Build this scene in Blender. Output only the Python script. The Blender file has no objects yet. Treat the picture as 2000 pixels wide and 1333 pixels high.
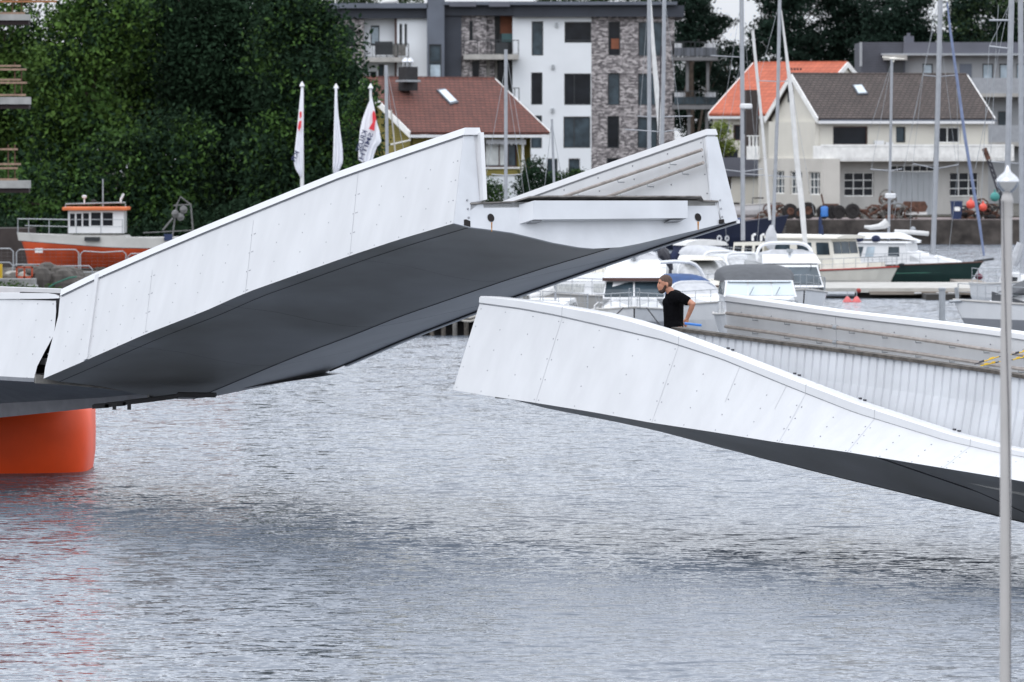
import bpy, math, random
import numpy as np
from mathutils import Vector, Matrix
R = math.radians
SC = bpy.context.scene
COL = SC.collection
random.seed(7)

# ------------------------------------------------------------------ camera
FPX, HOR, HC = 12000.0, 265.0, 5.8          # focal length in photo pixels, horizon row, eye height
PITCH = math.atan((666.5 - HOR) / FPX)
cam = bpy.data.cameras.new('camera'); camo = bpy.data.objects.new('camera', cam); COL.objects.link(camo)
camo.location = (0, 0, HC); camo.rotation_euler = (R(90) - PITCH, 0, 0)
cam.sensor_width = 36; cam.lens = 36 * FPX / 2000.0
cam.clip_start = 1; cam.clip_end = 6000
cam.dof.use_dof = True; cam.dof.focus_distance = 88; cam.dof.aperture_fstop = 5.6
SC.camera = camo

# ------------------------------------------------------------------ sky, sun, exposure
SUN_EL, SUN_AZ = R(52), R(205)              # azimuth from +Y, clockwise: behind the camera, to its left
w = bpy.data.worlds.new('World'); SC.world = w; w.use_nodes = True
nt = w.node_tree; N = nt.nodes; L = nt.links
bg = N['Background']; bg.inputs['Strength'].default_value = 0.13
sky = N.new('ShaderNodeTexSky'); sky.sky_type = 'NISHITA'; sky.sun_disc = False
sky.sun_elevation = SUN_EL; sky.sun_rotation = SUN_AZ; sky.air_density = 1.0; sky.dust_density = 2.5
tc = N.new('ShaderNodeTexCoord'); mp = N.new('ShaderNodeMapping'); mp.inputs['Scale'].default_value = (1, 1, 3.2)
nz = N.new('ShaderNodeTexNoise'); nz.inputs['Scale'].default_value = 2.2; nz.inputs['Detail'].default_value = 6
cr = N.new('ShaderNodeValToRGB'); cr.color_ramp.elements[0].position = .25; cr.color_ramp.elements[1].position = .72
cr.color_ramp.elements[0].color = (7.0, 7.4, 8.1, 1); cr.color_ramp.elements[1].color = (10.8, 11.1, 11.8, 1)
mx = N.new('ShaderNodeMix'); mx.data_type = 'RGBA'; mx.inputs[0].default_value = 0.84
L.new(tc.outputs['Generated'], mp.inputs[0]); L.new(mp.outputs[0], nz.inputs['Vector'])
L.new(nz.outputs['Fac'], cr.inputs[0]); L.new(sky.outputs[0], mx.inputs[6]); L.new(cr.outputs[0], mx.inputs[7])
sx_ = N.new('ShaderNodeSeparateXYZ'); L.new(tc.outputs['Generated'], sx_.inputs[0])
gr = N.new('ShaderNodeMapRange'); gr.inputs['From Min'].default_value = 0.; gr.inputs['From Max'].default_value = .28; gr.inputs['To Min'].default_value = 1.0; gr.inputs['To Max'].default_value = 2.0
L.new(sx_.outputs[2], gr.inputs[0])                       # an overcast sky is brighter overhead than at the horizon
mu = N.new('ShaderNodeVectorMath'); mu.operation = 'SCALE'; L.new(mx.outputs[2], mu.inputs[0]); L.new(gr.outputs[0], mu.inputs['Scale'])
L.new(mu.outputs[0], bg.inputs['Color'])
sl = bpy.data.lights.new('sun', 'SUN'); sl.energy = 0.5; sl.angle = R(25); sl.color = (1, .97, .93)
so = bpy.data.objects.new('sun', sl); COL.objects.link(so)
sd = Vector((math.sin(SUN_AZ) * math.cos(SUN_EL), math.cos(SUN_AZ) * math.cos(SUN_EL), math.sin(SUN_EL)))
so.rotation_euler = (-sd).to_track_quat('-Z', 'Y').to_euler(); so.location = sd * 60
SC.view_settings.view_transform = 'Standard'; SC.view_settings.look = 'None'
SC.view_settings.exposure = -0.3; SC.view_settings.gamma = 1.0
SC.cycles.use_denoising = True; SC.cycles.max_bounces = 8; SC.cycles.transparent_max_bounces = 8

# ------------------------------------------------------------------ pixel <-> world
CP, SP = math.cos(PITCH), math.sin(PITCH)
CAM = Vector((0, 0, HC))
def ray(x, y):
    u = (x - 1000) / FPX; v = (666.5 - y) / FPX
    return Vector((u, CP + v * SP, -SP + v * CP))
def P(x, y, D):
    r = ray(x, y); return CAM + r * (D / r.y)
def hitp(x, y, p0, n):
    r = ray(x, y); t = (p0 - CAM).dot(n) / r.dot(n); return CAM + r * t
def DW(y, z=0):                              # distance at which height z shows at row y
    return (HC - z) * FPX / (y - HOR)
def G(x, y, z=0):                            # the point of height z shown at pixel x, y
    return hitp(x, y, Vector((0, 0, z)), Vector((0, 0, 1)))

# ------------------------------------------------------------------ materials
MT = {}
def mat(name, col, rough=.6, var=.12, scale=3., metal=0, bump=0., bscale=None, detail=5, col2=None, spec=.5, coat=0, st=(1, 1, 1), alpha=1, trans=0, lo=.3, hi=.7):
    m = bpy.data.materials.new(name); m.use_nodes = True; MT[name] = m
    nt = m.node_tree; N = nt.nodes; L = nt.links; b = N['Principled BSDF']
    b.inputs['Roughness'].default_value = rough; b.inputs['Metallic'].default_value = metal
    b.inputs['Specular IOR Level'].default_value = spec; b.inputs['Coat Weight'].default_value = coat
    b.inputs['Alpha'].default_value = alpha; b.inputs['Transmission Weight'].default_value = trans
    g = N.new('ShaderNodeNewGeometry'); mp = N.new('ShaderNodeMapping'); mp.inputs['Scale'].default_value = st
    L.new(g.outputs['Position'], mp.inputs[0])
    n = N.new('ShaderNodeTexNoise'); n.inputs['Scale'].default_value = scale; n.inputs['Detail'].default_value = detail
    L.new(mp.outputs[0], n.inputs['Vector'])
    c = N.new('ShaderNodeValToRGB'); e = c.color_ramp.elements
    if col2 is None: a = [k * (1 - var) for k in col]; z = [min(1, k * (1 + var)) for k in col]
    else: a, z = col, col2
    e[0].position = lo; e[1].position = hi
    e[0].color = (*a, 1); e[1].color = (*z, 1)
    L.new(n.outputs['Fac'], c.inputs[0]); L.new(c.outputs[0], b.inputs['Base Color'])
    if bump:
        n2 = N.new('ShaderNodeTexNoise'); n2.inputs['Scale'].default_value = bscale or scale * 4; n2.inputs['Detail'].default_value = 4
        L.new(mp.outputs[0], n2.inputs['Vector'])
        bp = N.new('ShaderNodeBump'); bp.inputs['Strength'].default_value = bump; bp.inputs['Distance'].default_value = .05
        L.new(n2.outputs['Fac'], bp.inputs['Height']); L.new(bp.outputs[0], b.inputs['Normal'])
    return m
def brickmat(name, c1, c2, mortar, bw, bh, ang=0, off=.5, msize=.012, rough=.85, bias=0, c3=None, bump=.5):
    """bricks or tiles laid along a wall whose horizontal direction is ang, heights from world z"""
    m = bpy.data.materials.new(name); m.use_nodes = True; MT[name] = m
    nt = m.node_tree; N = nt.nodes; L = nt.links; b = N['Principled BSDF']; b.inputs['Roughness'].default_value = rough
    g = N.new('ShaderNodeNewGeometry'); d = N.new('ShaderNodeVectorMath'); d.operation = 'DOT_PRODUCT'
    d.inputs[1].default_value = (math.cos(ang), math.sin(ang), 0); s = N.new('ShaderNodeSeparateXYZ'); c = N.new('ShaderNodeCombineXYZ')
    L.new(g.outputs['Position'], d.inputs[0]); L.new(g.outputs['Position'], s.inputs[0])
    L.new(d.outputs['Value'], c.inputs[0]); L.new(s.outputs[2], c.inputs[1])
    t = N.new('ShaderNodeTexBrick'); t.offset = off
    t.inputs['Color1'].default_value = (*c1, 1); t.inputs['Color2'].default_value = (*c2, 1); t.inputs['Mortar'].default_value = (*mortar, 1)
    t.inputs['Scale'].default_value = 1; t.inputs['Mortar Size'].default_value = msize; t.inputs['Brick Width'].default_value = bw
    t.inputs['Row Height'].default_value = bh; t.inputs['Bias'].default_value = bias
    L.new(c.outputs[0], t.inputs['Vector'])
    out = t.outputs['Color']
    n = N.new('ShaderNodeTexNoise'); n.inputs['Scale'].default_value = 1.1 if c3 is None else 4.5; n.inputs['Detail'].default_value = 6
    L.new(g.outputs['Position'], n.inputs['Vector'])
    x = N.new('ShaderNodeMix'); x.data_type = 'RGBA'
    if c3 is None:
        x.blend_type = 'MULTIPLY'; x.inputs[0].default_value = .5; r = N.new('ShaderNodeValToRGB')
        r.color_ramp.elements[0].position = .3; r.color_ramp.elements[1].position = .7; r.color_ramp.elements[0].color = (.55, .55, .55, 1)
        L.new(n.outputs['Fac'], r.inputs[0]); L.new(out, x.inputs[6]); L.new(r.outputs[0], x.inputs[7])
    else:
        r = N.new('ShaderNodeMapRange'); r.inputs['From Min'].default_value = .5; r.inputs['From Max'].default_value = .62
        L.new(n.outputs['Fac'], r.inputs[0]); L.new(r.outputs[0], x.inputs[0]); L.new(out, x.inputs[6]); x.inputs[7].default_value = (*c3, 1)
    L.new(x.outputs[2], b.inputs['Base Color'])
    bp = N.new('ShaderNodeBump'); bp.inputs['Strength'].default_value = bump; bp.inputs['Distance'].default_value = .02
    bp.invert = True; L.new(t.outputs['Fac'], bp.inputs['Height']); L.new(bp.outputs[0], b.inputs['Normal'])
    return m

mat('white_panel', (.545, .555, .57), .38, .055, 2.6, bump=.05, bscale=1.4, st=(1, 1, .22))
mat('white_coping', (.64, .65, .665), .3, .03, 2)
mat('rivet', (.27, .28, .30), .5)
mat('seam', (.38, .39, .41), .8)
mat('wet_band', (.16, .018, .010), .35, .3, 3)
mat('steel_white', (.56, .58, .61), .45, .07, 2.2, bump=.04)
mat('steel_box', (.54, .56, .59), .45, .05, 2.)
mat('plate_edge', (.16, .15, .14), .8, .5, 6)
mat('belly_lit', (.42, .425, .44), .42, .1, .9, bump=.05)  # far strip of the leaf belly: light on it painted in as paler grey
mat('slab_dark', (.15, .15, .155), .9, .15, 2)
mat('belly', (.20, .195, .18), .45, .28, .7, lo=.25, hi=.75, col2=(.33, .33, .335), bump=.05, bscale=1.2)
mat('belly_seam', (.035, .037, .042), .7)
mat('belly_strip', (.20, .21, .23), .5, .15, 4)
mat('rust', (.42, .20, .06), .9, .35, 18)
mat('hole', (.012, .009, .009), .9)
mat('rail_wood', (.30, .27, .25), .55, .2, 9)
mat('dark_timber', (.085, .075, .065), .9, .5, 10, bump=.3)
mat('weathered', (.16, .155, .145), .9, .35, 6, bump=.3)
mat('concrete', (.30, .30, .29), .9, .2, 2, bump=.2)
mat('concrete_pale', (.42, .41, .38), .9, .15, 2)
mat('concrete_dark', (.045, .042, .038), .9, .5, 1.2, bump=.5)
mat('quay_stone', (.055, .047, .042), .95, .6, 1.4, bump=.8, bscale=3)
mat('quay_top', (.19, .155, .15), .95, .25, 1.2, bump=.2)
mat('orange_paint', (.80, .075, .010), .45, .16, .9, bump=.05, spec=.3)
mat('orange_hull', (.50, .070, .020), .55, .2, 1)
mat('orange_trim', (.62, .16, .05), .5)
mat('yellow', (.72, .47, .02), .5)
mat('chain_black', (.03, .03, .04), .5)
mat('galv', (.34, .36, .38), .45, .12, 6, metal=.4)
mat('alu', (.33, .345, .37), .42, .08, 5, metal=.3)
mat('alu_dark', (.10, .11, .13), .5)
mat('chrome', (.55, .56, .58), .16, .03, 3, metal=1)
mat('pole_grey', (.37, .36, .355), .45, .05, 3)
mat('gel_white', (.68, .69, .70), .25, .03, 2, coat=.3)
mat('gel_cream', (.66, .635, .56), .35, .06, 2, coat=.2)
mat('gel_grey', (.40, .39, .37), .4, .1, 1.5)
mat('blue_sail', (.17, .21, .33), .8, .15, 4)
mat('gel_grey2', (.52, .52, .50), .45, .1, 1.5)
mat('galv_dark', (.13, .13, .13), .6, .3, 6)
mat('hull_grey', (.23, .24, .26), .4, .1, 1.5)
mat('hull_green', (.006, .028, .022), .3, .15, 1.5, coat=.3)
mat('hull_navy', (.008, .012, .035), .3, .15, 1.5, coat=.3)
mat('red_stripe', (.32, .035, .025), .5)
mat('brown_trim', (.09, .045, .035), .5)
mat('blue_canvas', (.025, .065, .18), .8, .2, 5)
mat('navy_canvas', (.015, .022, .06), .85, .2, 5)
mat('grey_canvas', (.075, .08, .088), .85, .12, 5, bump=.15)
mat('light_canvas', (.47, .48, .50), .85, .12, 5, bump=.25, bscale=6)
mat('white_canvas', (.62, .62, .61), .8, .07, 4, bump=.3, bscale=5)
mat('clear_vinyl', (.42, .43, .44), .25, .2, 7)
mat('glass_dark', (.010, .012, .016), .08, .4, 1.2, spec=.22)
mat('glass_mid', (.035, .052, .065), .1, .5, 1.5, spec=.35)
mat('glass_pale', (.38, .46, .52), .12, .25, 2.0)
mat('pale_sky_glass', (.55, .62, .66), .15, .1, 1)
mat('blind', (.55, .57, .56), .8)
mat('curtain', (.45, .46, .45), .9, .3, 9, st=(3, 3, .2))
mat('frame_dark', (.022, .026, .03), .5)
mat('frame_white', (.78, .78, .76), .5)
mat('frame_brown', (.07, .03, .025), .5)
mat('render_white', (.70, .73, .76), .85, .04, .6)
mat('render_cream', (.60, .58, .52), .85, .05, .7)
mat('render_cream2', (.52, .50, .46), .85, .08, .7)
mat('render_grey', (.42, .41, .39), .9, .18, .8, st=(1, 1, .3), bump=.1)
mat('door_grey', (.36, .38, .40), .6, .05, 1)
mat('fascia', (.028, .034, .048), .6, .15, 1)
mat('fascia_light', (.10, .115, .145), .5, .15, .6)
mat('slate_grey', (.10, .105, .13), .6, .12, .6)
mat('grey_render', (.27, .28, .29), .85, .08, .6)
mat('rust_panel', (.20, .065, .03), .7, .2, 2)
mat('teal_glass', (.06, .16, .17), .3)
mat('slab_concrete', (.36, .35, .33), .9, .15, 2)
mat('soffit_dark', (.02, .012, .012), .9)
mat('plank', (.25, .17, .12), .85, .25, 8)
mat('plank_orange', (.30, .13, .06), .85, .25, 8)
mat('chimney_dark', (.025, .024, .026), .9, .2, 4)
mat('dark_brown_wood', (.045, .036, .034), .9, .2, 2)  # plain dark brown of the stack and the left shed
mat('rusty', (.10, .05, .035), .95, .5, 5, bump=.5)
mat('rubber', (.02, .018, .018), .9, .4, 5)
mat('rock', (.105, .095, .085), .95, .4, 2.2, bump=.8, bscale=4)
mat('rock_pale', (.42, .40, .36), .95, .2, 4)
mat('teal', (.05, .24, .22), .6)
mat('rope_green', (.06, .18, .13), .9)
mat('rope_pale', (.42, .40, .36), .9)
mat('rope_dark', (.035, .035, .04), .9)
mat('buoy_red', (.70, .09, .06), .45)
mat('buoy_pink', (.62, .13, .13), .5)
mat('fender_maroon', (.16, .03, .05), .6)
mat('blue_plastic', (.03, .16, .48), .4)
mat('bin_navy', (.015, .03, .09), .5)
mat('yellow_old', (.52, .33, .03), .7)
mat('olive_wood', (.26, .215, .055), .8, .1, 2)
mat('flag_white', (.80, .81, .86), .75, .03, 4)
mat('flag_red', (.70, .04, .06), .75)
mat('flag_navy', (.04, .05, .11), .75)
mat('skin', (.42, .195, .125), .5, .1, 14)
mat('hair', (.085, .052, .040), .85, .3, 60)
mat('beard', (.045, .026, .02), .85, .3, 60)
mat('shirt_black', (.003, .003, .004), .95, .3, 12, bump=.3, bscale=18, spec=.08)
mat('shorts_grey', (.15, .155, .165), .85, .2, 10, bump=.2)
mat('shoe', (.05, .05, .05), .7)
mat('bark', (.06, .045, .035), .95, .4, 3, bump=.6)
mat('deck_wood', (.22, .19, .16), .9, .25, 3, st=(.3, 4, 1))
mat('earth', (.05, .046, .036), .95, .5, .6, col2=None, bump=.4)
mat('leaf_bright', (.060, .112, .022), .7, .5, .55, spec=.12)
mat('leaf_mid', (.042, .088, .02), .7, .5, .5, spec=.12)
mat('leaf_dark', (.015, .032, .017), .8, .3, .45, spec=.06)
mat('leaf_pine', (.014, .028, .02), .75, .4, .5, spec=.08)
mat('leaf_back', (.03, .055, .02), .65, .4, .3, spec=.2)
mat('leaf_lime', (.13, .17, .025), .6, .35, 1, spec=.3)
for k in ('leaf_bright', 'leaf_mid', 'leaf_dark', 'leaf_pine', 'leaf_lime', 'leaf_back'):
    b = MT[k].node_tree.nodes['Principled BSDF']; b.inputs['Subsurface Weight'].default_value = 0
brickmat('brick_grey', (.07, .062, .068), (.58, .54, .54), (.20, .19, .19), .27, .10, c3=(.10, .09, .095), msize=.010)
brickmat('roof_red', (.175, .062, .045), (.135, .050, .038), (.055, .022, .018), .34, .145, R(41), .5, .022)
brickmat('roof_orange', (.52, .135, .07), (.44, .11, .058), (.28, .07, .04), .34, .2, R(-25), 0, .016)
brickmat('roof_brown', (.115, .09, .08), (.085, .068, .062), (.035, .028, .026), .32, .13, R(21), .5, .03)
brickmat('clap_olive', (.27, .225, .055), (.25, .21, .05), (.10, .08, .02), 30, .13, R(41), 0, .012)
brickmat('clap_grey', (.085, .09, .11), (.08, .085, .105), (.04, .042, .05), 30, .16, 0, 0, .01)

# ------------------------------------------------------------------ mesh builder
OFF = {}
class MB:
    def __init__(s): s.v = []; s.f = []; s.m = []
    def add(s, pts, faces, mi=0):
        b = len(s.v); s.v += [Vector(p) for p in pts]
        for f in faces: s.f.append([b + i for i in f]); s.m.append(mi)
        return s
    def poly(s, pts, mi=0): return s.add(pts, [list(range(len(pts)))], mi)
    def hexa(s, a, mi=0):                    # eight corners: bottom loop 0-3, top loop 4-7
        return s.add(a, [(3, 2, 1, 0), (4, 5, 6, 7), (0, 1, 5, 4), (1, 2, 6, 5), (2, 3, 7, 6), (3, 0, 4, 7)], mi)
    def obox(s, o, u, v, w, mi=0):
        o, u, v, w = map(Vector, (o, u, v, w))
        return s.hexa([o, o + u, o + u + v, o + v, o + w, o + u + w, o + u + v + w, o + v + w], mi)
    def box(s, c, d, mi=0, ang=0):
        u = Vector((math.cos(ang), math.sin(ang), 0)) * d[0]; v = Vector((-math.sin(ang), math.cos(ang), 0)) * d[1]; w = Vector((0, 0, d[2]))
        return s.obox(Vector(c) - u / 2 - v / 2 - w / 2, u, v, w, mi)
    def loft(s, rings, closed=True, caps=True, mi=0):
        n = len(rings[0]); b = len(s.v)
        for r in rings: s.v += [Vector(p) for p in r]
        for i in range(len(rings) - 1):
            for j in range(n if closed else n - 1):
                k = (j + 1) % n
                s.f.append([b + i * n + j, b + i * n + k, b + (i + 1) * n + k, b + (i + 1) * n + j])
                s.m.append(mi[j] if isinstance(mi, (list, tuple)) else mi)
        if caps and closed:
            c = mi[0] if isinstance(mi, (list, tuple)) else mi
            s.f.append([b + j for j in range(n)][::-1]); s.m.append(c)
            s.f.append([b + (len(rings) - 1) * n + j for j in range(n)]); s.m.append(c)
        return s
    def tube(s, pts, r, n=6, mi=0, caps=True):
        pts = [Vector(p) for p in pts]; rings = []; ref = None
        for i, p in enumerate(pts):
            t = (pts[min(i + 1, len(pts) - 1)] - pts[max(i - 1, 0)]).normalized()
            if ref is None: ref = t.cross(Vector((0, 0, 1)) if abs(t.z) < .9 else Vector((1, 0, 0))).normalized()
            ref = (ref - t * ref.dot(t)).normalized(); q = t.cross(ref)
            rr = r[i] if isinstance(r, (list, tuple)) else r
            rings.append([p + (ref * math.cos(a) + q * math.sin(a)) * rr for a in [2 * math.pi * k / n for k in range(n)]])
        return s.loft(rings, True, caps, mi)
    def lathe(s, base, prof, n=20, mi=0):    # prof: (radius, height)
        base = Vector(base)
        return s.loft([[base + Vector((r * math.cos(2 * math.pi * k / n), r * math.sin(2 * math.pi * k / n), z)) for k in range(n)] for r, z in prof], True, True, mi)
    def ball(s, c, r, n=10, mi=0, sq=(1, 1, 1)):
        c = Vector(c); m = max(4, n // 2 + 1)
        return s.loft([[c + Vector((math.sin(a) * math.cos(t) * r * sq[0], math.sin(a) * math.sin(t) * r * sq[1], -math.cos(a) * r * sq[2])) for t in [2 * math.pi * k / n for k in range(n)]] for a in [math.pi * (.02 + .96 * i / m) for i in range(m + 1)]], True, True, mi)
    def build(s, name, mats, parent=None, smooth=False, M=None, bevel=0, label=None):
        if isinstance(mats, str): mats = [mats]
        vs = s.v
        if M is not None: vs = [M @ p for p in vs]
        if parent is None:
            lo = [min(p[i] for p in vs) for i in range(3)]; hi = [max(p[i] for p in vs) for i in range(3)]
            off = Vector(((lo[0] + hi[0]) / 2, (lo[1] + hi[1]) / 2, lo[2]))
        else: off = OFF[parent.name]
        me = bpy.data.meshes.new(name); me.from_pydata([tuple(p - off) for p in vs], [], s.f)
        for k in mats: me.materials.append(MT[k])
        me.polygons.foreach_set('material_index', s.m)
        if smooth:
            me.polygons.foreach_set('use_smooth', [True] * len(s.f))
        me.validate(); me.update()
        o = bpy.data.objects.new(name, me); COL.objects.link(o); OFF[o.name] = off
        if parent is None: o.location = off
        else: o.parent = parent
        if smooth and smooth != 'all':
            try: me.set_sharp_from_angle(angle=R(35))
            except Exception: pass
        if bevel:
            b = o.modifiers.new('bevel', 'BEVEL'); b.width = bevel; b.segments = 2; b.limit_method = 'ANGLE'
        if label: o['label'] = label
        return o
def tag(o, label, cat, group=None):
    o['label'] = label; o['category'] = cat
    if group: o['group'] = group
    return o
def thing(name, label, cat, loc, group=None):
    o = bpy.data.objects.new(name, None); COL.objects.link(o); o.empty_display_size = .3
    o.location = loc; OFF[o.name] = Vector(loc)
    return tag(o, label, cat, group)
def struct(o): o['kind'] = 'structure'; return o
def interp(xs, ys, x):
    return float(np.interp(x, xs, ys))
# ------------------------------------------------------------------ water and ground
def water():
    m = bpy.data.materials.new('water'); m.use_nodes = True; MT['water'] = m
    nt = m.node_tree; N = nt.nodes; L = nt.links; b = N['Principled BSDF']
    b.inputs['Base Color'].default_value = (.115, .135, .165, 1); b.inputs['Roughness'].default_value = .04; b.inputs['IOR'].default_value = 1.333
    g = N.new('ShaderNodeNewGeometry')
    def noise(sc, st, rot, det, rough=.5):
        mp = N.new('ShaderNodeMapping'); mp.inputs['Scale'].default_value = st; mp.inputs['Rotation'].default_value = (0, 0, R(rot))
        n = N.new('ShaderNodeTexNoise'); n.inputs['Scale'].default_value = sc; n.inputs['Detail'].default_value = det; n.inputs['Roughness'].default_value = rough
        L.new(g.outputs['Position'], mp.inputs[0]); L.new(mp.outputs[0], n.inputs['Vector']); return n.outputs['Fac']
    def math_(op, a, b):
        k = N.new('ShaderNodeMath'); k.operation = op
        for i, v in enumerate((a, b)):
            if isinstance(v, float): k.inputs[i].default_value = v
            else: L.new(v, k.inputs[i])
        return k.outputs[0]
    # slopes of the small waves taken straight from noise, so distant ripples keep their sparkle
    def slope(rot):
        acc = None
        for sc, st, amp, det in ((.5, (1, .7, 1), .16, 2), (1.9, (.7, 1.2, 1), .30, 2), (5.5, (.55, 1.2, 1), .46, 2), (15., (.6, 1.1, 1), .32, 1)):
            k = math_('MULTIPLY', math_('SUBTRACT', noise(sc, st, rot + sc * 7, det), .5), amp)
            acc = k if acc is None else math_('ADD', acc, k)
        return acc
    gust = N.new('ShaderNodeMapRange'); L.new(noise(.04, (1, .45, 1), 0, 3), gust.inputs[0])
    gust.inputs['From Min'].default_value = .35; gust.inputs['From Max'].default_value = .65; gust.inputs['To Min'].default_value = 2.1; gust.inputs['To Max'].default_value = 3.1
    sx, sy = math_('MULTIPLY', slope(20), gust.outputs[0]), math_('SUBTRACT', math_('MULTIPLY', slope(115), gust.outputs[0]), .11)   # wind waves, steeper on the side facing the near quay
    for sc, st, lo, hi, amp in ((2.6, (.45, 1.3, 1), .60, .68, .42), (.9, (.5, 1.2, 1), .62, .70, .30)):   # short steep crests that look into the dark water
        cs = N.new('ShaderNodeMapRange'); cs.interpolation_type = 'SMOOTHSTEP'; L.new(noise(sc, st, 12, 3, .6), cs.inputs[0])
        cs.inputs['From Min'].default_value = lo; cs.inputs['From Max'].default_value = hi; cs.inputs['To Min'].default_value = 0; cs.inputs['To Max'].default_value = amp
        sy = math_('SUBTRACT', sy, cs.outputs[0])
    c = N.new('ShaderNodeCombineXYZ'); L.new(sx, c.inputs[0]); L.new(sy, c.inputs[1]); c.inputs[2].default_value = 1
    v = N.new('ShaderNodeVectorMath'); v.operation = 'NORMALIZE'; L.new(c.outputs[0], v.inputs[0]); L.new(v.outputs[0], b.inputs['Normal'])
    mb = MB(); mb.poly([(-900, -40, 0), (900, -40, 0), (900, 1500, 0), (-900, 1500, 0)])
    return struct(mb.build('water', 'water'))
water()
def ground(name, outline, z0, z1, mats, back=None):
    """land: an outline (counter-clockwise, x y pairs) with a vertical quay face; material 0 top, 1 face"""
    mb = MB(); n = len(outline)
    mb.add([(x, y, z1) for x, y in outline], [list(range(n))], 0)
    for i in range(n):
        a, b = outline[i], outline[(i + 1) % n]
        mb.poly([(a[0], a[1], z0), (b[0], b[1], z0), (b[0], b[1], z1), (a[0], a[1], z1)], 1)
    return struct(mb.build(name, mats))
ground('quay_near', [(-90, -38), (90, -38), (90, 47), (60, 47.5), (-90, 47)], -2, .7, ['concrete', 'quay_stone'])
ground('shore_left', [(-300, 224), (-24, 222), (-8, 236), (-2, 262), (6, 318), (6, 900), (-300, 900)], -2, .35, ['earth', 'quay_stone'])
ground('quay_far', [(6, 331), (11.2, 327), (300, 327), (300, 900), (6, 900)], -2, 1.32, ['quay_top', 'quay_stone'])
MB().box((9, 395, .9), (150, 118, 1.0)).build('terrace_ground', 'earth')['kind'] = 'structure'

# ------------------------------------------------------------------ bridge frames
TH = R(52)
AX = Vector((math.cos(TH), -math.sin(TH), 0)); WX = Vector((math.sin(TH), math.cos(TH), 0)); UP = Vector((0, 0, 1))
T0 = P(885, 437, 88.0)                       # near bottom corner of the raised leaf's tip
class Frame:
    def __init__(s, o, a, w, n): s.o, s.a, s.w, s.n = o, a, w, n
    def pt(s, t, w, n): return s.o + s.a * t + s.w * w + s.n * n
    def loc(s, p): d = p - s.o; return d.dot(s.a), d.dot(s.w), d.dot(s.n)
    def hw(s, x, y, w): t, _, n = s.loc(hitp(x, y, s.o + s.w * w, s.w)); return t, n
    def ht(s, x, y, t): _, w, n = s.loc(hitp(x, y, s.o + s.a * t, s.a)); return w, n
HB = hitp(85, 740, T0, WX)                   # near bottom corner at the hinge
la = (T0 - HB).normalized(); ln = WX.cross(la).normalized() * (1 if WX.cross(la).z > 0 else -1)
FL = Frame(T0, la, WX, ln)
FR = Frame(hitp(884.6, 762, T0, WX), AX, WX, UP)
FS = Frame(HB, AX, WX, UP)
def curve(F, w, pts):
    c = sorted(F.hw(x, y, w) for x, y in pts); return [k[0] for k in c], [k[1] for k in c]
def ev(c, t):
    xs, ys = c
    if t <= xs[0]: return ys[0] + (t - xs[0]) * (ys[1] - ys[0]) / (xs[1] - xs[0])
    if t >= xs[-1]: return ys[-1] + (t - xs[-1]) * (ys[-1] - ys[-2]) / (xs[-1] - xs[-2])
    return interp(xs, ys, t)
def smoothc(c, k=3):
    xs, ys = c; return xs, ys
def strip(mb, F, quads_t, fn, mi):           # thin raised line along t
    pass
def face_pt(F, t, f, w0, w1, nb, ntop, out=0):
    """point on a leaning side face: f 0 bottom .. 1 top, out metres proud of it"""
    b = F.pt(t, w0, nb(t)); tp = F.pt(t, w1, ntop(t)); p = b.lerp(tp, f)
    nrm = F.a.cross(tp - b).normalized()
    if nrm.dot(F.w) > 0: nrm = -nrm
    return p + nrm * out
def rivets(mb, F, ts, fs, w0, w1, nb, ntop, mi=1, r=.0135):
    for t in ts:
        for f in fs:
            c = face_pt(F, t, f, w0, w1, nb, ntop, .0); n = (face_pt(F, t, f, w0, w1, nb, ntop, 1) - c).normalized()
            up = (face_pt(F, t, min(1, f + .1), w0, w1, nb, ntop) - c).normalized(); sd = n.cross(up)
            rg = lambda rr, d: [c + n * d + (up * math.cos(a) + sd * math.sin(a)) * rr for a in [k * math.pi / 3 for k in range(6)]]
            mb.loft([rg(r, -.004), rg(r, .002), rg(r * .5, .004)], True, True, mi)
def seams(mb, F, segs, w0, w1, nb, ntop, mi=2, r=.007):
    for t0, f0, t1, f1 in segs:
        m = 8; c_ = [(t0 + (t1 - t0) * i / m, f0 + (f1 - f0) * i / m) for i in range(m + 1)]
        mb.loft([[face_pt(F, t - r * .5, f, w0, w1, nb, ntop, .0025), face_pt(F, t + r * .5, f, w0, w1, nb, ntop, .0025)] for t, f in c_], False, False, mi)

# ------------------------------------------------------------------ raised leaf
leaf = thing('raised_bridge_leaf', 'white bridge leaf lifted open with dark grey underside and end beam', 'drawbridge', HB)
wt, nt0 = FL.ht(905, 266, 0)                 # outer top under the coping
L_ = -FL.loc(HB)[0]
nb = curve(FL, 0, [(884.8, 437), (780, 468), (686, 499), (480.5, 572), (400, 608), (284, 653), (166, 705), (85, 740)])
tp = curve(FL, wt, [(906, 250), (800, 286), (664, 333.5), (587, 364.7), (400, 440.7), (300, 483), (184, 533.5), (117, 566)])
Wf, nf0 = FL.ht(1440, 432, 0)
fb = curve(FL, Wf, [(1440, 432), (1300, 476), (1177, 518), (1106, 543), (1000, 581), (929, 609), (845, 641), (775, 669), (722, 692), (644, 725), (602, 742)])
wfi, nfi = FL.ht(1381, 268, 0)               # inner top of the far parapet
ft = curve(FL, wfi, [(1376, 254), (1180, 322), (1000, 387)])
wci, nci = FL.ht(1396, 392, 0)
wni, nni = FL.ht(943, 393, 0)                # inner foot of the near parapet
wct, _ = FL.ht(933, 252, 0)                  # inner edge of near coping
NB = lambda t: ev(nb, t)
NT = lambda t: ev(tp, t)
DK = lambda t: NB(t) + nni - NB(0)           # deck level
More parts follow.
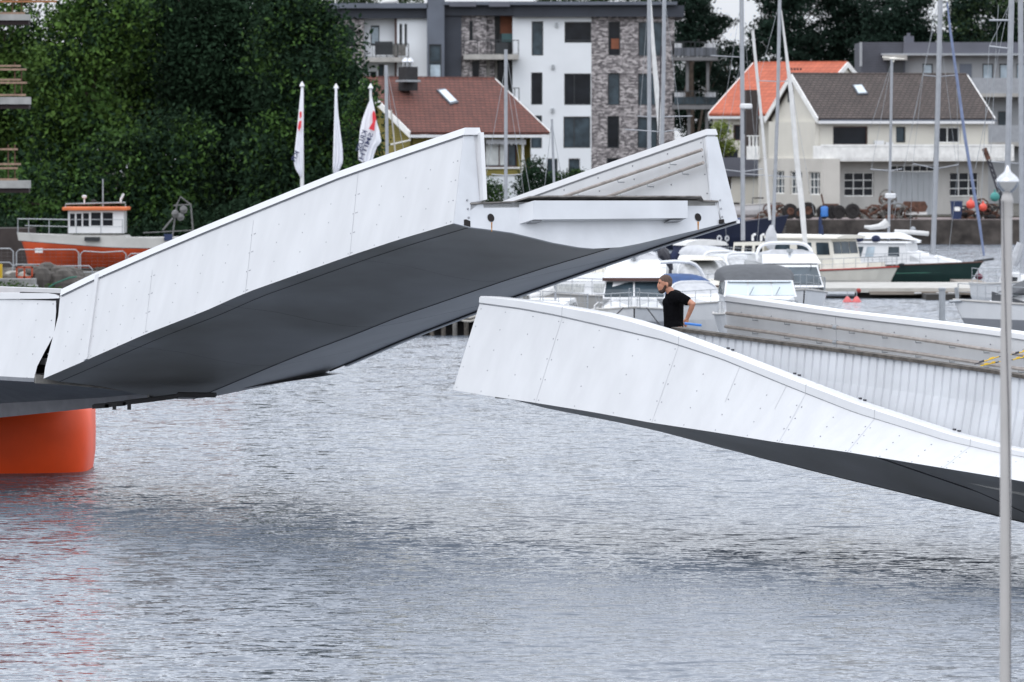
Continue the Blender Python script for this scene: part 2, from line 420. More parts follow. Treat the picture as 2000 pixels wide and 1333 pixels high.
TS = [-L_ + L_ * i / 28 for i in range(29)]
TP0 = FL.hw(117, 566, wt)[0]                 # where the top edge starts above the hinge
def shear(t, f): return t + (TP0 + L_) * max(0, 1 - (t + L_) / 1.2) * f if t < -L_ + 1.2 else t
mb = MB(); rings = []
BAND = .105
EDG = [(0, 85.5, 741), (.14, 86, 716), (.30, 98, 688), (.47, 109.5, 659), (.75, 113, 612), (1, 116, 570)]
ED = [(f, FL.hw(x, y, wt * f)[0]) for f, x, y in EDG]
for t in TS:
    ring = []
    for f, te in ED:
        tt = max(t, te); n1 = NT(tt) - BAND; ring.append(FL.pt(tt, wt * f, NB(tt) + (n1 - NB(tt)) * f))
    tt = max(t, ED[-1][1]); n1 = NT(tt) - BAND
    rings.append(ring + [FL.pt(tt, wct - .03, n1), FL.pt(max(t, ED[0][1]), wni, DK(t))])
mb.loft(rings, True, True, 0)
nbf = NB; ntf = lambda t: NT(t) - BAND
jt = [FL.hw(x, y, 0)[0] for x, y in ((283, 653), (479, 571), (683, 499))]
seams(mb, FL, [(jt[2], 0, jt[2] - .05, 1), (jt[1], 0, jt[1] - .05, .9), (jt[0], .02, jt[0] - .04, .8)], 0, wt, nbf, ntf, 2, .006)
tj = []
for a, b in ((-L_ + 1.35, jt[0]), (jt[0], jt[1]), (jt[1], jt[2]), (jt[2], -.12)):
    k = 4; tj += [a + (b - a) * (i + .03 if i == 0 else i) / k for i in range(k)] + [b - .05, b + .05]
tj.append(-.06)
rivets(mb, FL, tj, (.03, .27, .5, .72), 0, wt, nbf, ntf, 1, .0108)
rivets(mb, FL, [-L_ + .55, -L_ + 1.0], (.12, .3, .48, .66, .84), 0, wt, nbf, ntf, 1, .0108)
mb.build('near_parapet', ['white_panel', 'rivet', 'seam'], leaf)
# proud vertical cover strip near the hinge
mb = MB(); t0 = FL.hw(166, 705, 0)[0]
q = []
for t in (t0, t0 + .10):
    q.append([face_pt(FL, t, 0, 0, wt, nbf, ntf, -.01), face_pt(FL, t, 0, 0, wt, nbf, ntf, .03), face_pt(FL, t, 1.04, 0, wt, nbf, ntf, .03), face_pt(FL, t, 1.04, 0, wt, nbf, ntf, -.01)])
mb.loft(q); mb.build('cover_strip', 'white_panel', leaf)
# coping
mb = MB(); rings = []
for t in [TP0 + .02 + (0 - TP0 + .03) * i / 24 for i in range(25)]:
    n1 = NT(t); lift = -.06 if False else 0
    rings.append([FL.pt(t, wt - .03, n1 - BAND + .0), FL.pt(t, wt + .012, n1), FL.pt(t, wct, n1), FL.pt(t, wct + .01, n1 - BAND)])
mb.loft(rings, True, True, 0); mb.build('near_coping', 'white_coping', leaf)
mb = MB(); mb.tube([face_pt(FL, TP0 + .05 + (0 - TP0 - .05) * i / 24, .987, 0, wt, nbf, ntf, .002) for i in range(25)], .011, 5); mb.build('painted_shade_line', 'rivet', leaf)  # grey tube painted as the line of shade under the near coping
# far parapet
mb = MB(); rings = []
FB = lambda t: ev(fb, max(t, fb[0][0])); FT = lambda t: ev(ft, t)
for t in TS:
    n1 = FT(t) - .09 if t > -6 else FT(-6) - .09 + (NT(t) - NT(-6))
    rings.append([FL.pt(t, wci, DK(t)), FL.pt(t, wfi, n1), FL.pt(t, wfi + .16, n1), FL.pt(t, Wf, FB(t)), FL.pt(t, Wf - .30, FB(t) - .02)])
mb.loft(rings, True, True, 0)
nfb = lambda t: DK(t); nft = lambda t: FT(t) - .09
def fpt(t, f, out=0):
    b = FL.pt(t, wci, nfb(t)); tp_ = FL.pt(t, wfi, nft(t)); nr = FL.a.cross(tp_ - b).normalized(); nr = nr if nr.dot(WX) < 0 else -nr
    return b.lerp(tp_, f) + nr * out
for t in [-.15, -.95, -1.8, -2.65, -3.5, -4.4]:
    for f in (.12, .42, .70, .92):
        c = fpt(t, f); mb.ball(c, .014, 6, 1)
for t in (-.10, -4.3): mb.tube([fpt(t, 0, .0), fpt(t, 1, .0)], .006, 4, 2)
mb.build('far_parapet', ['white_panel', 'rivet', 'seam'], leaf)
mb = MB(); rings = []
for t in [-L_ + (L_ + .03) * i / 24 for i in range(25)]:
    n1 = FT(t) if t > -6 else FT(-6) + (NT(t) - NT(-6))
    rings.append([FL.pt(t, wfi - .02, n1 - .09), FL.pt(t, wfi - .01, n1), FL.pt(t, wfi + .17, n1), FL.pt(t, wfi + .19, n1 - .09)])
mb.loft(rings); mb.build('far_coping', 'white_coping', leaf)
mb = MB(); mb.tube([fpt(t, .985, .004) for t in [-6 + 6 * i / 16 for i in range(17)]], .009, 5); mb.build('painted_shade_line', 'rivet', leaf)  # same painted shade line below the far coping of the leaf
# white end closures of both parapets
mb = MB()
E = lambda x, y, d=.02: FL.pt(d, *FL.ht(x, y, 0))
def plate(mb, px, d0, d1, mi=0):
    ring0 = [FL.pt(d0, *FL.ht(x, y, 0)) for x, y in px]; ring1 = [FL.pt(d1, *FL.ht(x, y, 0)) for x, y in px]
    mb.loft([ring0, ring1], True, True, mi)
plate(mb, [(886, 437), (905, 268), (924, 266), (936, 394), (918, 396), (917, 445)], -.02, .014)
for x, y in ((911, 392), (912.5, 409), (914, 426)):
    c = FL.pt(.014, *FL.ht(x, y, 0)); mb.tube([c, c + la * .012], .017, 8, 1)
mb.build('parapet_end_plate', ['steel_white', 'rivet'], leaf)
mb = MB(); plate(mb, [(930, 262), (937, 262), (943.5, 393), (936, 394)], -.02, .10); mb.build('parapet_end_post', 'white_coping', leaf)
mb = MB(); plate(mb, [(905, 430), (909, 429.5), (917, 433), (917, 444), (905, 441)], .005, .022); mb.build('locking_pocket', 'hole', leaf)
mb = MB(); plate(mb, [(1403, 430), (1412, 429), (1413, 434), (1406, 438), (1403, 438)], .015, .024); mb.build('locking_pocket', 'hole', leaf)
mb = MB(); plate(mb, [(1379, 268), (1400, 268), (1440, 431), (1416, 437), (1408, 430), (1402, 394), (1388, 391)], -.02, .014)
for x, y in ((1405, 392), (1407, 408.5), (1409, 424.5)):
    c = FL.pt(.014, *FL.ht(x, y, 0)); mb.tube([c, c + la * .012], .015, 8, 1)
mb.build('parapet_end_plate', ['steel_white', 'rivet'], leaf)
# end beam: plate with a curved belly, box, holes, top plate
mb = MB()
plate(mb, [(917, 400), (1030, 395), (1372, 395), (1400, 396), (1407, 438), (1360, 450), (1300, 464), (1250, 476), (1210, 483.5), (1160, 486), (1130, 483.5), (1080, 474.5), (1040, 464.5), (1000, 455), (950, 448), (917, 444)], -.05, .0)
mb.build('end_beam', 'steel_white', leaf)
mb = MB(); plate(mb, [(1030, 397), (1330, 397), (1330, 431), (1030, 434)], .0, .16)
a0 = [FL.pt(0, *FL.ht(x, y, 0)) for x, y in ((1014, 400), (1028, 397), (1028, 437), (1014, 438))]
a1 = [FL.pt(.155, *FL.ht(x, y, 0)) for x, y in ((1029, 400), (1030.5, 397), (1030.5, 434), (1029, 434))]
mb.loft([a0, a1]); mb.build('box_section', 'steel_box', leaf)
for q_ in ([(1026, 434.5), (1050, 434.0), (1047, 437.5), (1029, 438)], [(1300, 433), (1326, 432.5), (1322, 435.5), (1296, 436)]):
    mb = MB(); plate(mb, q_, .0, .11); mb.build('locking_shoe', 'rivet', leaf)
for cx, cy in ((958.5, 426), (1363, 425)):
    mb = MB(); c = FL.pt(0, *FL.ht(cx, cy, 0)); 
    mb.tube([c - la * .002, c + la * .004], .066, 18, 0); mb.tube([c + la * .004, c + la * .006], .060, 18, 1); mb.build('drain_hole', ['galv', 'hole'], leaf)
for cx, y0, y1, wd in ((960.3, 433, 453, 1.3), (1363.5, 433, 449, 1.7)):
    mb = MB(); plate(mb, [(cx - wd, y0), (cx + wd, y0), (cx + wd * .5, y1), (cx - wd * .5, y1)], .0, .003); mb.build('rust_stain', 'rust', leaf)
mb = MB()
pxs = [(917, 398.5), (1000, 395), (1022, 389), (1060, 387.5), (1358, 388), (1372, 393), (1401, 394)]
top = [FL.ht(x, y, 0) for x, y in pxs]
mb.loft([[FL.pt(-.5, w_, n_ - .012), FL.pt(.14 if 2 <= i <= 4 else .03, w_, n_ - .012), FL.pt(.14 if 2 <= i <= 4 else .03, w_, n_ + .008), FL.pt(-.5, w_, n_ + .008)] for i, (w_, n_) in enumerate(top)])
mb.build('top_plate', 'plate_edge', leaf)
# deck
mb = MB(); mb.loft([[FL.pt(t, wni, DK(t) - .02), FL.pt(t, wci, DK(t) - .02), FL.pt(t, wci, DK(t) - .10), FL.pt(t, wni, DK(t) - .10)] for t in TS]); mb.build('deck', 'concrete', leaf)
# handrails on the far parapet
for f0, (xa, ya), (xb, yb) in ((0, (1371, 293), (1090, 388)), (1, (1374, 318), (1185, 385))):
    mb = MB(); wr = wci - .10 + (.0 if f0 else -.03)
    p = [FL.pt(FL.hw(x, y, wr)[0], wr, FL.hw(x, y, wr)[1]) for x, y in ((xa, ya), ((xa + xb) / 2, (ya + yb) / 2), (xb, yb))]
    p.append(p[-1] + (p[-1] - p[0]).normalized() * 1.6)
    mb.tube(p, .026, 8, 0)
    for k in (.22, .58, .86):
        q = p[0].lerp(p[2], k); mb.tube([q, q - ln * .06, q - ln * .06 + WX * .12], .009, 5, 1)
    mb.build('handrail', ['rail_wood', 'galv'], leaf, smooth=True)
# belly skin
prof = [(886, 437), (917, 444), (950, 448), (1000, 455), (1040, 464.5), (1080, 474.5), (1130, 483.5), (1160, 486), (1190, 485.8), (1210, 483.5), (1250, 476), (1300, 464), (1360, 450), (1407, 438), (1440, 431.5)]
pw = [FL.ht(x, y, 0) for x, y in prof]
base = lambda w_, t: NB(t) + (FB(t) - NB(t)) * w_ / Wf
sag0 = [n_ - base(w_, 0) for w_, n_ in pw]
tS = FL.hw(602, 742, Wf)[0]
def belly(t, i, d=0):
    w_ = max(0, min(Wf, pw[i][0]))
    tt = t if i < 12 else max(t, tS * 1.0 - .0)
    return FL.pt(t, w_, base(w_, t) + sag0[i] * (1 - .10 * t / -L_) + d)
mb = MB()
rings = [[belly(t, i) for i in range(len(pw))] for t in TS]
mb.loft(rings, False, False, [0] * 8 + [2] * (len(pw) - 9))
mb.poly([belly(-L_, i) for i in range(len(pw))] + [FL.pt(-L_, wci, DK(-L_)), FL.pt(-L_, wni, DK(-L_))], 0)
for i, r in ((1, .005), (8, .007)): mb.tube([belly(t, i, -.002) for t in TS], r, 4, 1)
for t in (-2.6, -5.9, -8.6): mb.tube([belly(t + .0, i, .003) for i in range(len(pw))], .0045, 4, 1)
mb.build('underside', ['belly', 'belly_seam', 'belly_lit'], leaf, smooth=True)
mb = MB(); mb.loft([[FL.pt(t, Wf - .02, FB(t) - .035), FL.pt(t, Wf + .05, FB(t) - .035), FL.pt(t, Wf + .05, FB(t) + .02), FL.pt(t, Wf - .02, FB(t) + .02)] for t in TS if t > tS + .9]); mb.build('edge_flashing', 'white_coping', leaf)
mb = MB(); mb.tube([FL.pt(t, Wf - .035, FB(t) - .012) for t in TS if t > tS + .4], .014, 5); mb.build('drip_gasket', 'chain_black', leaf)

# ------------------------------------------------------------------ fixed section on the left
fix = thing('fixed_bridge_section', 'fixed white bridge section at the left edge resting on the orange pontoon', 'bridge', HB)
TL = -9.0
zt = lambda x, y: FS.hw(x, y, wt)
t1, n1s = zt(112, 586); _, nlt = zt(0, 574)
mb = MB()
rn = [(109.5, 588), (109.5, 610), (107, 640), (104.5, 656), (88, 686), (72.5, 716), (66, 742)]
hS = n1s
edge = []
for x, y in rn:
    f = (y - 586) / (742 - 586.); w_ = wt * (1 - f); t_, n_ = FS.hw(x, y, w_); edge.append((t_, w_, n_))
outer = [FS.pt(t_, w_, n_) for t_, w_, n_ in edge]
inner = [FS.pt(t_ - .32, w_ + .18, n_) for t_, w_, n_ in edge]
left = [FS.pt(TL, w_, n_) for t_, w_, n_ in edge]; lefti = [FS.pt(TL, w_ + .18, n_) for t_, w_, n_ in edge]
ring = []
for i in range(len(edge)): ring.append([left[i], outer[i], inner[i], lefti[i]])
mb.loft(ring, True, True, 0)
def sp(x, y, out=.0):
    f = (y - 586) / (742 - 586.); w_ = wt * (1 - f) - out; t_, n_ = FS.hw(x, y, w_); return FS.pt(t_, w_, n_)
for yy in (594, 626, 659, 692):
    for xx in (2, 33, 63, 93): 
        if xx - (yy - 594) * .1 < 108: mb.ball(sp(xx + 11 - (yy - 594) * .1, yy), .012, 6, 1)
for xx in (25, 53): mb.ball(sp(xx, 738), .012, 6, 1)
mb.build('near_parapet', ['white_panel', 'rivet'], fix)
mb = MB(); rings = []
for x, y0, y1 in ((-900, 572, 584), (0, 572.5, 584.5), (90, 573, 584), (104, 575, 583.5), (112, 578, 583), (114, 581, 583)):
    t_, na = FS.hw(x, y0, wt - .03); _, nb_ = FS.hw(x, y1, wt - .03)
    rings.append([FS.pt(t_, wt - .03, nb_), FS.pt(t_, wt - .02, na), FS.pt(t_, wt + .2, na), FS.pt(t_, wt + .2, nb_)])
mb.loft(rings); mb.build('near_coping', 'white_coping', fix, smooth=True)
# added dark box that paints the shade inside the hinge gap
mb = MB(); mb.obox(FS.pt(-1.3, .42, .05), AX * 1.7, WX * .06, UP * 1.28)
mb.build('gap_shade_box', 'chimney_dark', fix)
# far parapet and deck of the fixed section
mb = MB(); mb.loft([[FS.pt(t, Wf - .45, .3), FS.pt(t, Wf - .5, 1.2), FS.pt(t, Wf - .3, 1.2), FS.pt(t, Wf, 0)] for t in (TL, -.6)]); mb.build('far_parapet', 'white_panel', fix)
mb = MB(); mb.loft([[FS.pt(t, .3, .3), FS.pt(t, Wf - .4, .3), FS.pt(t, Wf - .4, .2), FS.pt(t, .3, .2)] for t in (TL, -.4)]); mb.build('deck', 'concrete', fix)
# belly with rim
KW = Wf * .53
def kh(x, y, w_): return FS.hw(x, y, w_)
ke = FS.ht(292, 781, 0.15)
pf = [(-.0, -.06), (.55, -.10), (1.2, -.17), (1.9, -.27), (ke[0], ke[1]), (ke[0] + .5, ke[1] + .03), (3.6, -.22), (Wf, -.02)]
kcv = curve(FS, ke[0], [(292, 781), (190, 797), (100, 806), (0, 816)])
mb = MB(); rings = []
for t, s in ((TL, 1.45), (-4, 1.3), (-1.2, 1.12), (.1, 1.0)):
    kn = ev(kcv, t) / ke[1]; rings.append([FS.pt(t - .35 * (1 - w_ / ke[0]) * (t > -1), w_, n_ * (1 + (kn - 1) * min(1, w_ / ke[0]))) for w_, n_ in pf])
mb.loft(rings, False, False, 0)
mb.tube([FS.pt(t, 1.1, -.17 * s - .0) for t, s in ((TL, 1.45), (-4, 1.3), (-1.2, 1.12))], .008, 4, 1)
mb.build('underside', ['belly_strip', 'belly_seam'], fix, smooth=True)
mb = MB(); rings = []
for w_, n_ in pf[:5]:
    tt = .1 - .35 * (1 - w_ / ke[0]); rings.append([FS.pt(tt, w_, n_ - .02), FS.pt(tt + .04, w_, n_ - .02), FS.pt(tt + .04, w_, n_ + .12), FS.pt(tt, w_, n_ + .12)])
mb.loft(rings); mb.build('end_rim', 'weathered', fix)
mb = MB(); mb.loft([[FS.pt(t, -.01, -.06), FS.pt(t, .03, -.075), FS.pt(t, .03, .0), FS.pt(t, -.01, 0)] for t in (TL, -.25)]); mb.build('lower_flashing', 'belly_strip', fix)
# hinge brackets hanging under the keel
mb = MB()
for i, (xa, ya, xb, yb, h_) in enumerate(((180, 797, 212, 795, 5), (205, 795, 245, 791, 4), (240, 791, 300, 784, 3), (300, 783, 345, 777, 5), (345, 775, 420, 776, 3))):
    a = P(xa, ya - 6, 96.4); b = P(xb, yb - 6, 96.4); mb.obox(a - Vector((0, 0, .045 + .004 * h_)), b - a, (0, .5, 0), (0, 0, .06))
for x in (223, 252): mb.obox(P(x - 3.5, 801, 96.2), (.055, 0, 0), (0, .1, 0), (0, 0, .1))
mb.build('hinge_bracket', 'chimney_dark', fix)

# ------------------------------------------------------------------ pontoon
def superring(cx, cy, rx, ry, z, n=64, e=3.4):
    out = []
    for k in range(n):
        a = 2 * math.pi * k / n; c, s_ = math.cos(a), math.sin(a)
        out.append(Vector((cx + rx * math.copysign(abs(c) ** (2 / e), c), cy + ry * math.copysign(abs(s_) ** (2 / e), s_), z)))
    return out
DP = DW(932)
xr = P(179, 932, DP + 1.7).x
mb = MB(); rx = 4.2; ry = 1.7
zt_ = P(0, 797, DP).z
pr = [(-.6, -.05), (-.02, -.05), (.0, -.02), (.12, .0), (.35, .03), (.7, .035), (zt_ - .10, .03), (zt_ - .03, .0), (zt_, -.07), (zt_ + .02, -.8), (zt_ + .03, -1.6)]
mb.loft([superring(xr - rx, DP + ry, rx + d, ry + d, z, e=5) for z, d in pr])
pt = tag(mb.build('pontoon', 'orange_paint', smooth=True), 'big glossy orange pontoon floating under the fixed bridge section', 'pontoon')
mb = MB(); mb.loft([superring(xr - rx, DP + ry, rx + .006, ry + .006, z, e=5) for z in (-.3, .05)]); mb.build('waterline_stain', 'wet_band', pt)
mb = MB(); mb.box((xr - 2.6, DP + 1.6, (zt_ + FS.pt(-2, 2, -.3).z) / 2 + .05), (2.2, 1.6, FS.pt(-2, 2, -.3).z - zt_ + .3)); mb.build('bearing_block', 'concrete_dark', pt)

# ------------------------------------------------------------------ right section
rs = thing('bridge_landing_section', 'white curved bridge section descending to the right with ribbed inner wall', 'bridge', FR.o)
ntp = [(937.5, 578.6), (953, 579), (1020, 586), (1086, 596), (1173, 611), (1230, 625), (1300, 646), (1412, 687), (1544, 737.5), (1671, 786), (1855, 846), (1954, 871), (2000, 880), (2100, 893)]
nlw = [(934, 590.5), (1020, 602), (1085, 614), (1207.5, 642), (1300, 664), (1411, 700), (1546, 755.5), (1671, 805), (1853, 861), (1954, 884), (2000, 892), (2100, 904)]
nbt = [(884.6, 762), (957, 774), (1044, 787), (1150, 804), (1272, 826), (1382, 842.5), (1521, 865), (1652.5, 883), (1838, 914), (1954, 933), (2000, 941), (2100, 960)]
kel = [(1040, 784), (1117, 800), (1299, 838), (1382, 857.5), (1521, 899), (1694, 944.5), (1825, 977.5), (1954, 1011), (2000, 1022), (2100, 1048)]
wr_, _ = FR.ht(937.5, 580, 0)
bC = curve(FR, 0, nbt); tC = curve(FR, wr_, ntp); lC = curve(FR, wr_, nlw)
RB = lambda t: ev(bC, t); RT = lambda t: ev(tC, t); RL = lambda t: ev(lC, t)
TR = [i * 17 / 65 for i in range(66)]
wlean = lambda t: wr_ * (RL(t) - RB(t)) / (RL(0) - RB(0)) * .5 + wr_ * .5
# keep the lean constant in angle near the tip, in offset elsewhere
mb = MB(); mb.loft([[FR.pt(t, 0, RB(t)), FR.pt(t, wr_, RL(t)), FR.pt(t, wr_ + .2, RL(t)), FR.pt(t, wr_ + .25, min(RL(t) - .03, .0))] for t in TR])
rt_ = lambda x, y: FR.hw(x, y, 0)[0]
js = [rt_(1046, 787), rt_(1273, 826), rt_(1521, 865), rt_(1655, 885), rt_(1842, 914)]
sgs = [(j, 0, j, 1) for j in js] + [(rt_(1392, 845), .45, rt_(1392, 845), 1), (rt_(1483, 858), .55, rt_(1483, 858) , 1)]
seams(mb, FR, sgs, 0, wr_, RB, RL, 2, .005)
tj = [.07]; prev = 0
for j in js:
    k = 4 if j - prev > 2.6 else 3 if j - prev > 1.6 else 2
    tj += [prev + (j - prev) * i / k for i in range(1, k)] + [j - .05, j + .05]; prev = j
tj += [prev + 1.0, prev + 2.]
rivets(mb, FR, tj, (.035, .27, .50, .73), 0, wr_, RB, RL, 1, .0105)
rivets(mb, FR, [t for t in tj[:8]], (.93,), 0, wr_, RB, RL, 1, .010)
mb.build('near_parapet', ['white_panel', 'rivet', 'seam'], rs)
mb = MB(); mb.loft([[FR.pt(t, wr_ - .02, RL(t) - .002), FR.pt(t, wr_ - .012, RT(t) - .02), FR.pt(t, wr_ + .02, RT(t)), FR.pt(t, wr_ + .20, RT(t) - .004), FR.pt(t, wr_ + .22, RL(t) + .0)] for t in [i * 17.05 / 74 for i in range(75)]])
for j in js: mb.tube([FR.pt(j, wr_ - .018, RL(j)), FR.pt(j, wr_ - .012, RT(j) - .015), FR.pt(j, wr_ + .2, RT(j) - .004)], .005, 4, 1)
mb.build('near_coping', ['white_coping', 'seam'], rs)
mb = MB(); mb.tube([face_pt(FR, t, .988, 0, wr_, RB, RL, .002) for t in [i * 17 / 74 for i in range(75)]], .010, 5); mb.build('painted_shade_line', 'rivet', rs)  # shade under the right near coping, painted as a grey tube
for k, (x, y) in enumerate(((1421, 688), (1551, 738), (1679, 786), (1863, 845))):
    for dx in (0, 9):
        t_ = FR.hw(x + dx, y, wr_ + .2)[0]; mb = MB(); mb.box((0, 0, 0), (.05, .02, .025)); 
        mb.build('fixing_clip', 'chain_black', rs, M=Matrix.Translation(FR.pt(t_, wr_ + .21, RT(t_) + .008)) @ Matrix.Rotation(-TH, 4, 'Z'))
# underside of the right section
kC = curve(FR, Wf * .5, kel); RK = lambda t: ev(kC, t)
mb = MB(); rings = []
for t in TR:
    k = min(RK(t), RB(t) - .24); b = RB(t); rings.append([FR.pt(t, 0, b), FR.pt(t, .5, b + (k - b) * .14), FR.pt(t, 1.1, b + (k - b) * .40), FR.pt(t, 1.7, b + (k - b) * .72), FR.pt(t, 2.2, b + (k - b) * .88), FR.pt(t, Wf * .5, k), FR.pt(t, 3.2, b + (k - b) * .88), FR.pt(t, Wf, b + .0)])
mb.loft(rings, False, False, [0, 0, 0, 2, 2, 0, 0, 0])
mb.tube([r[4] - Vector((0, 0, .002)) for r in rings], .010, 4, 1)
ta = [rt_(x, 900) for x in (1640, 1720)]
mb.tube([rings[35][0], rings[38][2], rings[41][3], rings[45][4]], .009, 4, 1)
mb.poly(list(rings[0]) + [FR.pt(0, Wf - .4, .0), FR.pt(0, .4, .0)], 0)
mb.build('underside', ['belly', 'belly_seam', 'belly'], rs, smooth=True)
# far parapet
Wr = FR.ht(1418, 580, 0.0)[0]
ftp = [(1419, 576), (1520, 590), (1630, 606), (1800, 625), (1954, 644.5), (2000, 651), (2100, 664)]
flw = [(1419, 588), (1520, 601), (1626, 616), (1800, 637), (1954, 656), (2000, 664), (2100, 677)]
ftc = curve(FR, Wr, ftp); flc = curve(FR, Wr, flw)
TF = [i * 14 / 27 for i in range(28)]
mb = MB(); mb.loft([[FR.pt(t, Wr + .05, -.0), FR.pt(t, Wr, ev(flc, t)), FR.pt(t, Wr + .2, ev(flc, t)), FR.pt(t, Wr + .45, -.02)] for t in TF])
tjn = FR.hw(1632, 640, Wr)[0]
mb.tube([FR.pt(tjn, Wr + .0, ev(flc, tjn)), FR.pt(tjn, Wr + .045, .1)], .006, 4, 2)
for i in range(15):
    t = .35 + i * .68
    for k in (.14, .62): mb.ball(FR.pt(t, Wr + .003 + k * .04, ev(flc, t) - k), .013, 6, 1)
mb.build('far_parapet', ['white_panel', 'rivet', 'seam'], rs)
mb = MB(); mb.loft([[FR.pt(t, Wr - .02, ev(flc, t)), FR.pt(t, Wr - .015, ev(ftc, t) - .02), FR.pt(t, Wr + .02, ev(ftc, t)), FR.pt(t, Wr + .2, ev(ftc, t)), FR.pt(t, Wr + .22, ev(flc, t))] for t in TF])
mb.build('far_coping', 'white_coping', rs)
mb = MB(); mb.tube([FR.pt(t, Wr - .012, ev(flc, t) - .006) for t in TF], .009, 5); mb.build('painted_shade_line', 'rivet', rs)  # shade under the right far coping, painted as a grey tube
for pts in ([(1419, 612), (1520, 625), (1632, 640), (1800, 664), (1954, 687), (2060, 703)], [(1417, 638), (1520, 652), (1632, 669), (1800, 692), (1954, 715), (2060, 731)]):
    mb = MB(); wr2 = Wr - .09; p = [FR.pt(FR.hw(x, y, wr2)[0], wr2, FR.hw(x, y, wr2)[1]) for x, y in pts]
    mb.tube(p, .026, 8, 0)
    for k in range(1, 13):
        t = k * .72; q = FR.pt(t, wr2, interp([FR.loc(c)[0] for c in p], [FR.loc(c)[2] for c in p], t)); mb.tube([q, q - UP * .055, q - UP * .055 + WX * .10], .009, 5, 1)
    q = p[2]; mb.tube([q - AX * .04, q + AX * .04], .034, 8, 1)
    mb.build('handrail', ['rail_wood', 'galv'], rs, smooth=True)
# ribbed inner wall with timber cap
Wc = 1.25
cpt = [(1321, 640), (1487.5, 662.5), (1675, 686), (1800, 703), (1954, 724.5), (2000, 733), (2100, 748)]
cc = curve(FR, Wc, cpt); tc0 = cc[0][0]
mb = MB(); n = 0; t = tc0; ring_t = []; ring_b = []
prof_ = []
while t < 16.6:
    prof_ += [(t, 0), (t + .115, 0), (t + .13, .022), (t + .15, .022)]; t += .165
top_ = [FR.pt(a, Wc + d, ev(cc, a) - .03) for a, d in prof_]
mid_ = [FR.pt(a, Wc + d - .05, ev(cc, a) - .45) for a, d in prof_]; lw_ = [FR.pt(a, Wc + d - .22, ev(cc, a) - 1.2) for a, d in prof_]
b2 = [FR.pt(a, Wc + d - .3, min(-.05, RL(a) - .5)) for a, d in prof_]
mb.loft([top_, mid_, lw_, b2], False, False, 0)
bk = [FR.pt(a, Wc + .09, ev(cc, a) - .03) for a in (tc0, 6, 12.6, 16.6)]; bl = [FR.pt(a, Wc + .09, min(-.05, RL(a) - .5)) for a in (tc0, 6, 12.6, 16.6)]
mb.loft([bk, bl], False, False, 0); mb.poly([top_[0], mid_[0], lw_[0], b2[0], bl[0], bk[0]], 0)
mb.build('ribbed_wall', 'steel_white', rs)
mb = MB(); mb.loft([[FR.pt(a, Wc - .05, ev(cc, a) - .045), FR.pt(a, Wc - .05, ev(cc, a) + .0), FR.pt(a, Wc + .12, ev(cc, a) + .0), FR.pt(a, Wc + .12, ev(cc, a) - .045)] for a in [tc0 - .05 + i * .5 for i in range(33)]]); mb.build('wall_cap', 'dark_timber', rs)
mb = MB(); mb.loft([[FR.pt(a, wr_ + .25, min(-.02, RL(a) - .45)), FR.pt(a, Wc + .05, min(-.02, RL(a) - .45)), FR.pt(a, Wc + .06, -.04), FR.pt(a, Wr + .05, -.04), FR.pt(a, Wr + .05, -.14), FR.pt(a, wr_ + .25, min(-.14, RL(a) - .55))] for a in [.03 + i * 16.8 / 24 for i in range(25)]]); mb.build('deck', 'concrete', rs)
# chain across the deck
for lab, pts in (('upper strand of the yellow and black chain hung across the bridge', ((1903, 712), (1951, 697), (1976, 693), (2012, 684))), ('lower strand of the yellow and black chain hung across the bridge', ((1915, 715), (1951, 707), (1978, 703), (2012, 695)))):
    ch = MB(); W_ = [P(x, y, 80.8) for x, y in pts]
    for a, b in zip(W_, W_[1:]):
        n = 5
        for k in range(n):
            p0, p1 = a.lerp(b, k / n), a.lerp(b, (k + 1.02) / n); mi = 1 if (k < 2 if lab[0] == 'u' else k == 4) else 0
            ch.tube([p0, p1], .008, 5, mi)
            if k % 2: ch.tube([p0 + Vector((0, .01, .012)), p1 + Vector((0, .01, .012))], .009, 5, mi)
    tag(ch.build('barrier_chain', ['yellow', 'chain_black']), lab, 'chain', 'chain strands')
